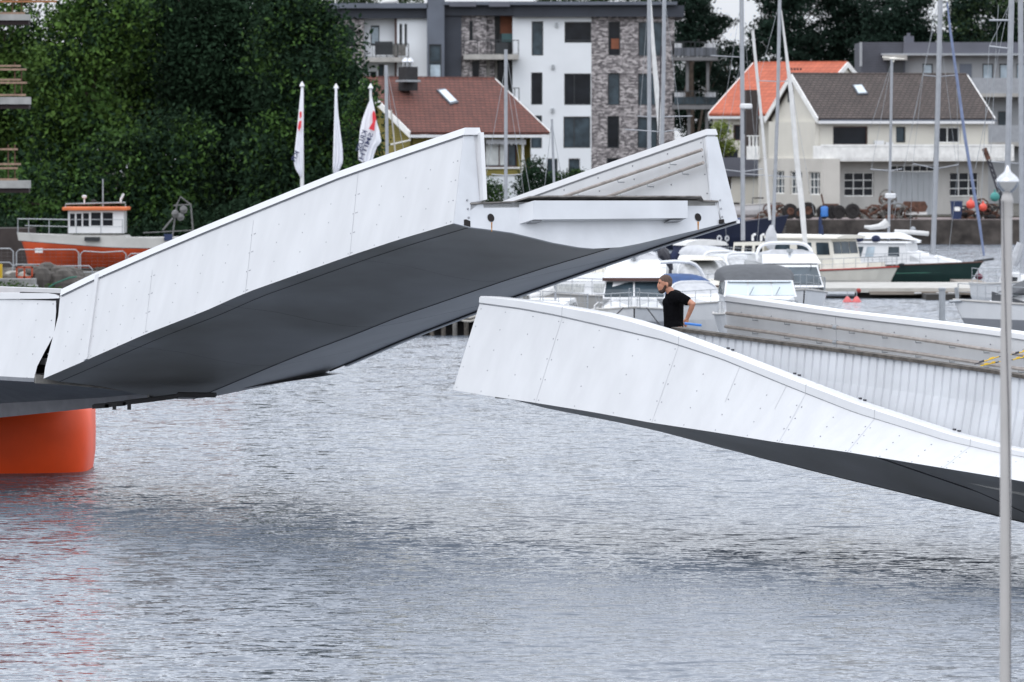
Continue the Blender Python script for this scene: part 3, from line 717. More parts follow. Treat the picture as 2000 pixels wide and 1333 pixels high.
# ------------------------------------------------------------------ facades
class Fac:
    """a vertical wall plane through the point seen at px, py at depth D; u runs to the right, n towards the camera"""
    def __init__(s, px, py, D, phi=0, d=0):
        s.u = Vector((math.cos(phi), math.sin(phi), 0)); s.n = Vector((math.sin(phi), -math.cos(phi), 0)); s.o = P(px, py, D) + s.n * d; s.phi = phi
    def hit(s, x, y):
        p = hitp(x, y, s.o, s.n) - s.o; return p.dot(s.u), p.z
    def pt(s, u, z, d=0): return s.o + s.u * u + UP * z + s.n * d
    def rect(s, x0, y0, x1, y1):
        xm, ym = (x0 + x1) / 2, (y0 + y1) / 2
        return s.hit(x0, ym)[0], s.hit(x1, ym)[0], s.hit(xm, y1)[1], s.hit(xm, y0)[1]
    def bx(s, mb, x0, y0, x1, y1, d0=0, d1=.1, mi=0):
        a, b, c, d = s.rect(x0, y0, x1, y1)
        mb.obox(s.pt(a, c, d0), s.u * (b - a), s.n * (d1 - d0), UP * (d - c), mi); return mb
    def wall(s, mb, x0, y0, x1, y1, holes=(), depth=.18, thick=0.4, mi=0, rmi=None):
        A = s.rect(x0, y0, x1, y1); hs = [s.rect(*h) for h in holes]
        hs = [(max(h[0], A[0]), min(h[1], A[1]), max(h[2], A[2]), min(h[3], A[3])) for h in hs]
        us = sorted(set([A[0], A[1]] + [k for h in hs for k in h[:2]])); zs = sorted(set([A[2], A[3]] + [k for h in hs for k in h[2:]]))
        for i in range(len(us) - 1):
            for j in range(len(zs) - 1):
                um, zm = (us[i] + us[i + 1]) / 2, (zs[j] + zs[j + 1]) / 2
                if any(h[0] < um < h[1] and h[2] < zm < h[3] for h in hs): continue
                mb.poly([s.pt(us[i], zs[j]), s.pt(us[i + 1], zs[j]), s.pt(us[i + 1], zs[j + 1]), s.pt(us[i], zs[j + 1])], mi)
        rm = mi if rmi is None else rmi
        for a, b, c, d in hs:
            q = [s.pt(a, c), s.pt(b, c), s.pt(b, d), s.pt(a, d)]; r = [p - s.n * depth for p in q]
            for k in range(4): mb.poly([q[k], q[(k + 1) % 4], r[(k + 1) % 4], r[k]], rm)
        a, b, c, d = A; k = -thick
        mb.poly([s.pt(a, c), s.pt(a, d), s.pt(a, d, k), s.pt(a, c, k)], mi); mb.poly([s.pt(b, c), s.pt(b, d), s.pt(b, d, k), s.pt(b, c, k)], mi)
        mb.poly([s.pt(a, d), s.pt(b, d), s.pt(b, d, k), s.pt(a, d, k)], mi)
        return mb
    def window(s, root, x0, y0, x1, y1, glass='glass_dark', frame='frame_dark', mx=(), my=(), depth=.16, fw=.07, name='window', inner=None):
        a, b, c, d = s.rect(x0, y0, x1, y1); mb = MB(); e = -depth
        def bar(u0, u1, z0, z1): mb.obox(s.pt(u0, z0, e), s.u * (u1 - u0), s.n * .06, UP * (z1 - z0))
        bar(a, b, c, c + fw); bar(a, b, d - fw, d); bar(a, a + fw, c + fw, d - fw); bar(b - fw, b, c + fw, d - fw)
        for m in mx: u = a + (b - a) * m; bar(u - fw * .4, u + fw * .4, c + fw, d - fw)
        for m in my: z = c + (d - c) * m; bar(a + fw, b - fw, z - fw * .4, z + fw * .4)
        w_ = mb.build(name, frame, root)
        mb = MB(); mb.obox(s.pt(a, c, e - .04), s.u * (b - a), s.n * .05, UP * (d - c)); mb.build('pane', glass, w_)
        if inner:                            # something seen behind the glass, such as a blind
            f0, f1, g0, g1, m_ = inner; mb = MB(); mb.obox(s.pt(a + (b - a) * f0, c + (d - c) * g0, e + .012), s.u * (b - a) * (f1 - f0), s.n * .008, UP * (d - c) * (g1 - g0)); mb.build('blind', m_, w_)
        return w_

def railing(fac, root, x0, y0, x1, y1, step=.12, mi='frame_dark', r=.012, posts=4, d=0.):
    a, b, c, dd = fac.rect(x0, y0, x1, y1); mb = MB()
    mb.obox(fac.pt(a, dd - .05, d), fac.u * (b - a), fac.n * .05, UP * .05); mb.obox(fac.pt(a, c + .03, d), fac.u * (b - a), fac.n * .04, UP * .03)
    n = int((b - a) / step)
    for i in range(n + 1):
        u = a + (b - a) * i / n; mb.obox(fac.pt(u - r, c, d), fac.u * 2 * r, fac.n * 2 * r, UP * (dd - c))
    for i in range(posts + 1):
        u = a + (b - a) * i / posts; mb.obox(fac.pt(u - .03, c - .25, d - .01), fac.u * .06, fac.n * .06, UP * (dd - c + .25))
    return mb.build('railing', mi, root)

# ------------------------------------------------------------------ apartment building
DA = 414
ap = thing('apartment_building', 'white and grey brick apartment building with dark flat roof behind the olive house', 'building', P(980, 385, DA + 5))
F0 = Fac(1000, 200, DA)
def seg(name, m, x0, y0, x1, y1, wins=(), d=0, thick=.4):
    f = Fac(1000, 200, DA, 0, d); mb = MB(); f.wall(mb, x0, y0, x1, y1, [w_[:4] for w_ in wins], thick=thick, rmi=None)
    mb.build(name, m, ap)
    for w_ in wins: f.window(ap, *w_[:4], **(w_[4] if len(w_) > 4 else {}))
    return f
GM = dict(glass='glass_mid')
seg('brick_wall', 'brick_grey', 640, 36, 711, 385, [(672, 52, 692, 92)])
seg('white_wall', 'render_white', 711, 37, 773.5, 385, [(724, 50, 741, 90, dict(glass='glass_mid', inner=(.1, .9, .1, .9, 'glass_pale'))), (723, 140, 735, 158), (739, 126, 750, 200, dict(glass='glass_mid'))], d=-.8)
seg('dark_edge_wall', 'frame_brown', 771, 33, 775.5, 385, d=-.2)
seg('white_wall', 'render_white', 775.5, 35, 834, 385, [(780, 47, 785.5, 92), (790, 47, 795, 92), (780, 140, 788, 157)])
seg('stair_tower', 'fascia_light', 834, -60, 868, 385, [(838, 87, 862, 156, dict(glass='glass_mid', my=(.5,), inner=(.05, .95, .02, .42, 'glass_pale')))], d=.9, thick=3)
seg('dark_wall', 'fascia', 868, 8, 901, 385, d=.2, thick=2)
seg('brick_wall', 'brick_grey', 901, 31, 950, 385, [(916.5, 41, 923.5, 80), (922, 120, 936, 157)])
seg('brick_wall', 'brick_grey', 950, 31, 966, 385, d=-.5)
seg('dark_recess_wall', 'frame_dark', 964, 26, 1003, 385, [(967, 44, 977, 118), (972, 120, 1000, 175, dict(mx=(.35,)))], d=-1.2)
f = Fac(1000, 200, DA, 0, -1.15); mb = MB(); f.bx(mb, 977, 29, 1002, 66, 0, .06); mb.build('cladding_panel', 'rust_panel', ap)
mb = MB(); f.bx(mb, 980, 66, 1001, 82, 0, .06); mb.build('cladding_panel', 'teal_glass', ap)
mb = MB(); f.bx(mb, 950, 118, 957, 160, .4, .7); f.bx(mb, 967, 118, 971, 160, 0, .3); mb.build('column', 'slab_concrete', ap)
DG = dict(mx=(.45,), glass='glass_mid', inner=(.5, .93, .05, .45, 'glass_mid'))
seg('white_wall', 'render_white', 1001, 33, 1155, 385, [
    (1038.5, 42, 1061, 109, dict(glass='glass_mid')), (1037.5, 142, 1059.5, 205, dict(glass='glass_dark')), (1037, 226, 1058.5, 290, dict(glass='glass_mid')),
    (1102.5, 43, 1155, 84, dict(glass='glass_dark', my=(.12,))), (1102, 144, 1154, 205.5, dict(mx=(.38,), glass='glass_dark')), (1100.5, 228, 1153, 289.5, dict(mx=(.40,), glass='glass_mid', inner=(.2, .9, .06, .5, 'glass_mid'))),
    (1068, 310, 1089, 352, GM), (1110.5, 310, 1132.5, 352, GM)])
seg('brick_wall', 'brick_grey', 1155, 33, 1317, 385, [
    (1188, 42.5, 1211.5, 109, dict(inner=(.25, .9, .2, .5, 'rust_panel'))), (1187, 143, 1210.5, 206, GM), (1186, 227, 1209.5, 290, dict(glass='glass_dark')), (1185, 309, 1208, 352),
    (1247, 43, 1294, 110, dict(mx=(.5,), glass='glass_mid')), (1246, 144, 1286, 206, dict(glass='glass_mid', mx=(.5,))), (1245, 229, 1284, 290, dict(glass='glass_mid', mx=(.5,)))], thick=8)
for x, y in ((1087, 49), (1080, 131), (1079, 216)):
    mb = MB(); F0.bx(mb, x - 2.8, y - 4, x + 2.8, y + 4.5, 0, .14); mb.build('wall_lamp', 'galv', ap)
# side and back mass behind the fronts
mb = MB(); F0.bx(mb, 640, 40, 1316, 385, -12, -2.2); mb.build('inner_block', 'fascia', ap)
mb = MB(); F0.bx(mb, 640, 18, 836, 36.5, -13, .35); F0.bx(mb, 868, 11, 1003, 31, -13, .4); F0.bx(mb, 1003, 11.5, 1336, 33.5, -13, .5); mb.build('fascia_band', 'fascia', ap)
mb = MB(); F0.bx(mb, 640, 7, 836, 17, -13.2, .9); F0.bx(mb, 866, 4, 1322, 10.5, -13.2, 1.0); mb.build('roof_slab', 'fascia_light', ap)
for x0, x1 in ((878, 930), (955, 996)): mb = MB(); F0.bx(mb, x0, 6, x1, 14, 1.0, 1.1); mb.build('roof_panel', 'slate_grey', ap)
mb = MB(); mb.tube([F0.pt(*F0.hit(745, 4), -2), F0.pt(*F0.hit(775, 1), -2)], .16, 8); mb.build('roof_duct', 'white_canvas', ap)
def balcony(x0, y0, x1, ys, y1, d0, d1, **k):
    f = Fac(1000, 200, DA, 0, 0); mb = MB(); f.bx(mb, x0, ys, x1, y1, d0, d1); b_ = mb.build('balcony', 'slab_concrete', ap)
    railing(f, b_, x0 + .5, y0, x1 - .5, ys, d=d1 - .06, **k)
    return f, b_
f, b_ = balcony(714, 86, 799, 113, 122, -.8, 1.5, step=.45)
mb = MB(); f.bx(mb, 733, 82, 768, 108, .9, 1.2); mb.build('furniture_cover', 'frame_dark', b_)
mb = MB(); f.bx(mb, 768, 88, 793, 110, .9, 1.2); mb.build('planter', 'weathered', b_)
f, b_ = balcony(906, 79, 1013, 107, 117, -1.2, 1.4, step=.36)
mb = MB(); f.bx(mb, 968, 84, 992, 106, .2, .6); mb.build('furniture_cover', 'frame_dark', b_)
balcony(996, 172, 1014, 200, 208, -.8, 1.4, step=.3, posts=2)
for y0, ys, y1 in ((82, 112, 119), (178, 206, 214)):
    f, b_ = balcony(1312, y0, 1401, ys, y1, -2.2, 1.2, step=.3, posts=4)
    b_.data.materials[0] = MT['slab_dark']
    mb = MB(); f.bx(mb, 1316, y0 + 12, 1398, ys - 2, 1.1, 1.13); mb.build('screen', 'alu_dark' if y0 < 100 else 'glass_mid', b_)
    for xa, xb in ((1312.5, 1338 if y0 > 100 else 1332), (1377, 1398)): mb = MB(); f.bx(mb, xa, y0 + 3, xb, ys - 5, -.5, .0); mb.build('white_screen', 'light_canvas', b_)
for x, y0, y1 in ((1342, 120, 180), (1382, 120, 180), (1345, 214, 385), (1380, 214, 385)):
    mb = MB(); F0.bx(mb, x - 3, y0, x + 3, y1, .3, .55); mb.build('balcony_post', 'slab_dark', ap)

# ------------------------------------------------------------------ gable houses
def house(name, label, ex, ey, D, phi, rx, ridge_y, base_y, apex, roofm, wallm, gable_m, over=.35, thick=.16, trim='frame_white', left=True):
    """ex, ey: the near left end of the eaves; rx: right end of the eaves (pixel); apex: pixel x of the ridge above the left end"""
    f = Fac(ex, ey, D, phi); root = thing(name, label, 'house', P(ex, base_y, D))
    L_ = f.hit(rx, ey)[0]; nh = f.n
    # half span so that the ridge end shows at apex
    best = min((abs((lambda p: 1000 + FPX * (p.x) / (p.y))(f.pt(0, 0) - nh * h) - apex), h) for h in [k * .02 for k in range(20, 500)])[1]
    half = best; rp = f.pt(0, 0) - nh * half
    r = ray(apex, ridge_y); zr = HC + (rp.y / r.y) * r.z
    rise = zr - f.o.z
    ov = f.n * 0
    zb = P(ex, base_y, D).z - f.o.z
    up = Vector((0, 0, rise)) - nh * half; sl = up.normalized(); nr = f.u.cross(sl).normalized(); nr = nr if nr.z > 0 else -nr
    e0, e1 = f.pt(0, 0), f.pt(L_, 0); g0, g1 = e0 + up, e1 + up; bk0, bk1 = e0 - nh * 2 * half, e1 - nh * 2 * half
    mb = MB(); t = nr * thick
    mb.loft([[e0, e0 + t, g0 + t, g0], [e1, e1 + t, g1 + t, g1]]); roof = mb.build('roof', roofm, root)
    n2 = Vector((nr.x, nr.y, nr.z)); n2 = nr - 2 * nr.dot(nh) * nh; t2 = n2 * thick
    mb = MB(); mb.loft([[bk0, bk0 + t2, g0 + t2, g0], [bk1, bk1 + t2, g1 + t2, g1]]); mb.build('roof', roofm, root)
    mb = MB(); mb.tube([g0 + UP * .12, g1 + UP * .12], .13, 6); mb.build('ridge_cap', roofm, roof)
    for a, g, b, k in ((e0, g0, bk0, -1), (e1, g1, bk1, 1)):      # barge boards
        for s_, tt in ((a, t), (b, t2)):
            mb = MB(); o = f.u * .06 * k; mb.loft([[s_ - UP * .16, s_ + tt * 1.15, s_ + tt * 1.15 + o, s_ - UP * .16 + o], [g - UP * .16, g + tt * 1.15, g + tt * 1.15 + o, g - UP * .16 + o]]); mb.build('barge_board', trim, root)
    mb = MB(); mb.obox(e0 - UP * .17, f.u * L_, f.n * .12, UP * .15); mb.build('gutter', 'gel_white' if trim == 'frame_white' else trim, root)
    return root, f, dict(L=L_, half=half, rise=rise, zb=zb, up=up, nr=nr, e0=e0, e1=e1, g0=g0)

# brown roofed olive house
h1, f, H = house('timber_house', 'olive clapboard house with red brown tiled roof and white eaves', 800, 263, 330, R(41), 1072, 157, 388, 693, 'roof_red', 'clap_olive', 'clap_olive')
fw = Fac(800, 263, 330, R(41), -.6)
WN = [(922, 276, 1012, 327)]
mb = MB(); fw.wall(mb, 806, 268, 1021, 344, WN, thick=2 * (H['half'] - .6)); mb.build('wall', 'clap_olive', h1)
mb = MB(); fw2 = Fac(800, 263, 330, R(41), -.65); fw2.wall(mb, 806, 344, 1021, 392, [], thick=2 * (H['half'] - .6)); mb.build('foundation', 'render_white', h1)
fw.window(h1, 922, 276, 1012, 327, glass='glass_mid', frame='frame_brown', mx=(.3, .62, .8), inner=(.33, .78, .08, .95, 'blind'))
mb = MB(); fw.bx(mb, 1018, 268, 1022, 344, 0, .06); mb.build('corner_board', 'frame_white', h1)
mb = MB(); fw.bx(mb, 921, 327, 1013, 330, 0, .1); mb.build('window_sill', 'frame_white', h1)
aw = MB(); a, b, c, d = fw.rect(942, 274, 1020, 281)
for i in range(18):
    u0 = a + (b - a) * i / 18; w_ = (b - a) / 18; aw.obox(fw.pt(u0, c - .06 * (i % 2), .28), fw.u * w_, fw.n * .03, UP * (d - c + .06 * (i % 2)))
aw.obox(fw.pt(a, d, .0), fw.u * (b - a), fw.n * .3, UP * .03); aw.build('awning', 'light_canvas', h1)
# gable end of the olive house, seen at the left
gz = H['zb']; p0 = fw.pt(fw.hit(806, 300)[0], 0); 
def gable(root, f, u0, half, rise, z0, m, inset=.6, split=None, top_m=None):
    """triangular end wall at u0 running back from the facade"""
    n = f.n; a = f.pt(u0, z0, -inset); b = f.pt(u0, z0, -2 * half + inset); zr = rise * (inset / half)
    mb = MB(); mb.poly([a, b, f.pt(u0, zr - .02, -2 * half + inset), f.pt(u0, rise - .05, -half), f.pt(u0, zr - .02, -inset)]); mb.poly([p + f.u * .3 for p in [a, b, f.pt(u0, zr - .02, -2 * half + inset), f.pt(u0, rise - .05, -half), f.pt(u0, zr - .02, -inset)]]); mb.build('gable_wall', m, root)
u0 = f.hit(806, 264)[0]
gable(h1, f, u0 + .35, H['half'], H['rise'], gz, 'clap_olive')
gable(h1, f, H['L'] - 1.1, H['half'], H['rise'], gz, 'clap_olive')
mb = MB(); mb.poly([f.pt(.0, -.05, -.05), f.pt(.9, -.05, -.05), f.pt(.9, H['rise'] - .05, -H['half']), f.pt(.0, H['rise'] - .05, -H['half'])]); mb.build('eave_soffit', 'olive_wood', h1)
# porch canopy rail and posts left of the facade
mb = MB(); q = P(797, 264, 329); mb.tube([q, P(802, 274, 329), P(762, 283, 329)], .045, 6); mb.build('downpipe', 'frame_white', h1)
def on_roof(H, f, x0, y0, x1, y1):
    """roof plane hit"""
    n = H['nr']; return [hitp(x, y, H['e0'] + n * .16, n) for x, y in ((x0, y0), (x1, y1))]
def skylight(root, H, pts, glass):
    n = H['nr']; q = [hitp(x, y, H['e0'] + n * .17, n) for x, y in pts]; c = sum(q, Vector()) / 4
    big = [c + (p - c) * 1.22 for p in q]; mb = MB(); mb.loft([big, [p + n * .09 for p in big]]); w_ = mb.build('roof_window', 'alu_dark', root)
    mb = MB(); mb.loft([[p + n * .085 for p in q], [p + n * .11 for p in q]]); mb.build('pane', glass, w_)
skylight(h1, H, [(856, 180), (869, 178), (891, 200), (878, 203)], 'pale_sky_glass')
cp = H['g0'] + f.u * f.hit(797, 240)[0] * 0
mb = MB(); c = P(797, 158, 334); mb.box(c + Vector((0, 0, .1)), (.8, .7, 1.3), 0, R(41)); ch = mb.build('chimney', 'chimney_dark', h1)
mb = MB(); mb.box(P(797, 158.5, 333.4), (1.0, .9, .1), 0, R(41)); mb.build('flashing', 'galv', ch)
for dx in (-5, 4): mb = MB(); mb.lathe(P(797 + dx, 133, 334), [(.16, 0), (.17, .3), (.2, .32), (.19, .4), (.1, .52), (.02, .56)], 10); mb.build('chimney_cap', 'chrome', ch, smooth=True)

# orange roofed house behind
h2, f2, H2 = house('orange_roof_house', 'cream house with bright orange tiled roof behind the dark roofed boathouse', 1385, 227, 378, R(-25), 1570, 128, 395, 1472, 'roof_orange', 'render_cream', 'render_cream')
fo = Fac(1385, 227, 378, R(-25), -.5); mb = MB(); fo.wall(mb, 1392, 230, 1562, 400, [(1410, 240, 1424, 262), (1432, 244, 1446, 275)], thick=2 * H2['half'] - 1.2); mb.build('wall', 'render_cream', h2)
fo.window(h2, 1410, 240, 1424, 262, glass='glass_mid', frame='frame_white'); fo.window(h2, 1432, 244, 1446, 275, glass='glass_dark', frame='frame_brown')
gable(h2, f2, .4, H2['half'], H2['rise'], H2['zb'], 'render_cream'); gable(h2, f2, H2['L'] - .4, H2['half'], H2['rise'], H2['zb'], 'render_cream')
mb = MB()
for i in range(4): mb.box(P(1546 + i * 6, 135.5, 376) + Vector((0, 0, .0)), (.12, .1, .12))
for i in range(1): pass
mb.build('ridge_vent', 'chimney_dark', h2)

# boathouse, cream, with dark tiled roof
h3, f3, H3 = house('boathouse', 'cream boathouse on the far quay with dark brown roof and long white balcony', 1597, 236, 340, R(21), 1941, 150, 428, 1545, 'roof_brown', 'render_cream', 'render_cream')
fb_ = Fac(1597, 236, 340, R(21), -.35)
mb = MB(); fb_.wall(mb, 1592, 238, 1930, 317, [(1627, 247, 1695, 284), (1750, 248, 1769, 279), (1834, 248, 1876, 280)], thick=2 * H3['half'] - .8); mb.build('upper_wall', 'render_cream', h3)
fb_.window(h3, 1627, 247, 1695, 284, frame='frame_brown', fw=.06); fb_.window(h3, 1750, 248, 1769, 279, frame='frame_dark', glass='glass_mid')
fb_.window(h3, 1834, 248, 1876, 280, frame='frame_white', mx=(.42,))
mb = MB(); fb_.wall(mb, 1592, 317, 1930, 432, [(1649, 337, 1707, 384), (1738, 322, 1828, 430), (1855, 338, 1912, 385)], thick=2 * H3['half'] - .8); mb.build('lower_wall', 'render_grey', h3)
for x0, x1 in ((1649, 1707), (1855, 1912)): fb_.window(h3, x0, 337, x1, 384, frame='frame_white', mx=(.33, .67), my=(.33, .67), fw=.055)
mb = MB(); 
for x0, x1 in ((1739, 1782), (1783, 1827)): fb_.bx(mb, x0, 337, x1, 430, -.16, -.08)
for x in (1750, 1761, 1772, 1794, 1805, 1816): fb_.bx(mb, x, 338, x + .8, 429, -.08, -.06)
mb.build('garage_door', 'door_grey', h3)
fb_.window(h3, 1739, 323, 1827, 336, frame='frame_white', mx=(.17, .33, .5, .67, .83), name='transom_window', fw=.05)
mb = MB(); fb_.bx(mb, 1590, 308, 1962, 314, -.0, 1.1); bal = mb.build('balcony', 'render_cream2', h3)
mb = MB(); fb_.bx(mb, 1588, 282.5, 1962, 286, 1.0, 1.14); fb_.bx(mb, 1588, 286, 1962, 315, 1.06, 1.10)
a, b, c, d = fb_.rect(1588, 285, 1962, 315); n = 110
for i in range(n): mb.obox(fb_.pt(a + (b - a) * i / n, c, 1.10), fb_.u * .055, fb_.n * .02, UP * (d - c))
mb.build('balcony_front', 'frame_white', bal)
mb = MB(); mb.obox(fb_.pt(a, c, 0), fb_.u * .06, fb_.n * 1.1, UP * (d - c)); mb.obox(fb_.pt(b, c, 0), fb_.u * .06, fb_.n * 1.1, UP * (d - c)); mb.build('balcony_side', 'frame_white', bal)
for x0, x1, y0 in ((1700, 1718, 275), (1722, 1736, 278)):
    mb = MB(); fb_.bx(mb, x0, y0, x1, 284, .4, .6); mb.build('balcony_chair', 'gel_white', bal)
mb = MB(); fb_.bx(mb, 1597, 234, 1941, 237.5, .28, .42); mb.build('eaves_gutter', 'fascia_light', h3)
skylight(h3, H3, [(1667, 170), (1682, 169), (1692, 184), (1676, 185)], 'pale_sky_glass')
# gable face of the boathouse
gp = P(1597, 236, 340); gu = -f3.n                                 # runs back-left
u0 = f3.hit(1600, 237)[0]
class GF(Fac):
    def __init__(s, o, u, n): s.o, s.u, s.n = o, u, n
gf = GF(f3.pt(.25, 0, -.3), f3.n, -f3.u)
hb = H3['half']; mb = MB(); rise = H3['rise']; zl = gf.hit(1550, 309)[1]
mb.poly([gf.pt(0, zl), gf.pt(0, .1), gf.pt(-(hb - .3), rise - .1), gf.pt(-2 * hb + .6, .1), gf.pt(-2 * hb + .6, zl)]); mb.build('gable_wall', 'render_cream', h3)
mb = MB(); GW = [(1509, 334, 1531.5, 379), (1543, 335, 1566.5, 380), (1579, 336, 1601.5, 381)]
gf2 = GF(gf.pt(0, 0, .45), f3.n, -f3.u)
a, b, c, d = gf2.rect(1482, 310, 1612, 432)
gf2.wall(mb, 1481, 310, 1608, 432, [(x0, y0, min(x1, 1606), y1) for x0, y0, x1, y1 in GW], thick=1.0); mb.build('lower_wall', 'render_cream2', h3)
for x0, y0, x1, y1 in GW: gf2.window(h3, x0, y0, x1, y1, frame='frame_white', mx=(.33, .67), my=(.33, .67), glass='glass_mid', fw=.06)
mb = MB(); gf.bx(mb, 1540, 176, 1550, 200, -.02, .06); mb.build('vent', 'frame_dark', h3)
mb = MB(); gf.bx(mb, 1477, 286, 1500, 312, .5, .6); gf.bx(mb, 1477, 265, 1500, 267, .5, .58)
for x in (1480, 1487, 1494): gf.bx(mb, x, 266, x + 2, 288, .5, .56)
mb.build('side_balcony', 'frame_white', h3)
# tall dark timber shed between the houses
sh = MB(); fsd = Fac(1470, 300, 372); fsd.bx(sh, 1457, 176, 1482, 400, -3, 0); 
tag(sh.build('brick_chimney_stack', 'dark_brown_wood'), 'tall dark brown chimney stack in front of the orange roof', 'chimney')
shed = thing('quay_shed', 'low weathered grey shed with dark roof at the left end of the far quay', 'shed', P(1430, 425, 352))
fs_ = Fac(1430, 340, 352); mb = MB(); fs_.wall(mb, 1398, 345, 1482, 428, [(1420, 350, 1430, 372)], thick=4); mb.build('wall', 'render_cream', shed); fs_.window(shed, 1420, 350, 1430, 372, frame='frame_white')
mb = MB(); fs_.bx(mb, 1390, 308, 1484, 345, -4.5, .3); mb.build('roof', 'slate_grey', shed)
mb = MB(); fs_.bx(mb, 1392, 293, 1442, 309, -3, -.5); mb.build('roof_hatch', 'fascia', shed)

# long grey building at the top right
gb = thing('grey_apartment_block', 'long grey rendered apartment block with dark roof behind the boathouse', 'building', P(1850, 330, 398))
fg = Fac(1850, 200, 398); WG = [(1802, 125, 1822, 150), (1919, 125, 1940, 155), (1952, 125, 1971, 155), (1949, 218, 1968, 250), (1985, 125, 2004, 155), (1990, 218, 2010, 250)]
mb = MB(); fg.wall(mb, 1766, 108, 2120, 400, WG, thick=10); mb.build('wall', 'grey_render', gb)
for w_ in WG: fg.window(gb, *w_, glass='glass_pale' if w_[1] < 200 else 'glass_mid')
mb = MB(); fg.bx(mb, 1682, 83, 1767, 400, -8, .4); mb.build('dark_wing', 'clap_grey', gb)
mb = MB(); fg.bx(mb, 1764, 83, 2120, 105, -8.5, .5); mb.build('roof', 'slate_grey', gb)
mb = MB(); fg.bx(mb, 1720, 105, 2120, 109, .0, .8); fg.bx(mb, 1679, 83, 1683, 130, -.2, .5); mb.build('eaves_trim', 'galv', gb)
mb = MB(); fg.bx(mb, 1724, 108, 1770, 118, .2, .9); mb.build('canopy', 'slab_concrete', gb)
mb = MB(); fg.bx(mb, 1732, 118, 1764, 150, .38, .46); mb.build('door', 'frame_dark', gb)
mb = MB(); fg.bx(mb, 1771, 70, 1788, 84, -3, -1.5); fg.bx(mb, 1776, 64, 1782, 70, -2.6, -2); mb.build('chimney', 'slate_grey', gb)
for y0, ys, y1 in ((153, 183, 190), (245, 278, 286)):
    mb = MB(); fg.bx(mb, 1894, ys, 2100, y1, 0, 1.3); b_ = mb.build('balcony', 'slab_concrete', gb)
    mb = MB(); fg.bx(mb, 1894, y0, 2100, ys, 1.22, 1.26); a, b, c, d = fg.rect(1894, y0, 2100, ys)
    for i in range(46): mb.obox(fg.pt(a + (b - a) * i / 46, c, 1.26), fg.u * .07, fg.n * .02, UP * (d - c))
    mb.build('balcony_front', 'alu', b_)
mb = MB(); fg.bx(mb, 1874, 125, 1898, 152, -.0, .04); mb.build('shutter', 'fascia_light', gb)

# scaffolded balconies of a building site at the left edge
bs = thing('unfinished_building', 'unfinished building corner with concrete balconies and plank rails at the left edge', 'building', P(-40, 480, 214))
fs2 = Fac(0, 200, 214)
for y0, yb, x1 in ((28, 40, 56.5), (190, 204, 57.5), (353, 368, 57)):
    mb = MB(); fs2.bx(mb, -200, y0, x1, yb, -.8, .0); b_ = mb.build('balcony_slab', 'concrete', bs)
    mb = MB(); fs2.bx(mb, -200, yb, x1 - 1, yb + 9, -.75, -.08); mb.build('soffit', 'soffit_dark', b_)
for i, (yr, x1, m) in enumerate(((1, 110, 'plank_orange'), (127, 40, 'plank'), (134, 51, 'plank'), (154, 40, 'plank'), (160, 52, 'plank'), (184, 50, 'plank'), (290, 34, 'plank'), (319, 40, 'plank'), (327, 34, 'plank'), (349, 34, 'plank'), (24, 48, 'plank'))):
    mb = MB(); fs2.bx(mb, -200, yr, x1, yr + 4, -.2, -.13); mb.build('guard_plank', m, bs)
for x, y0, y1 in ((14, 283, 353), (27, 283, 353), (27, 122, 190), (40, 134, 190), (22, -20, 28), (40, -20, 28)):
    mb = MB(); fs2.bx(mb, x, y0, x + 2, y1, -.25, -.21); mb.build('guard_post', 'rusty', bs)
mb = MB(); fs2.bx(mb, -330, -100, -120, 480, -9, -.8); mb.build('concrete_wall', 'concrete', bs)
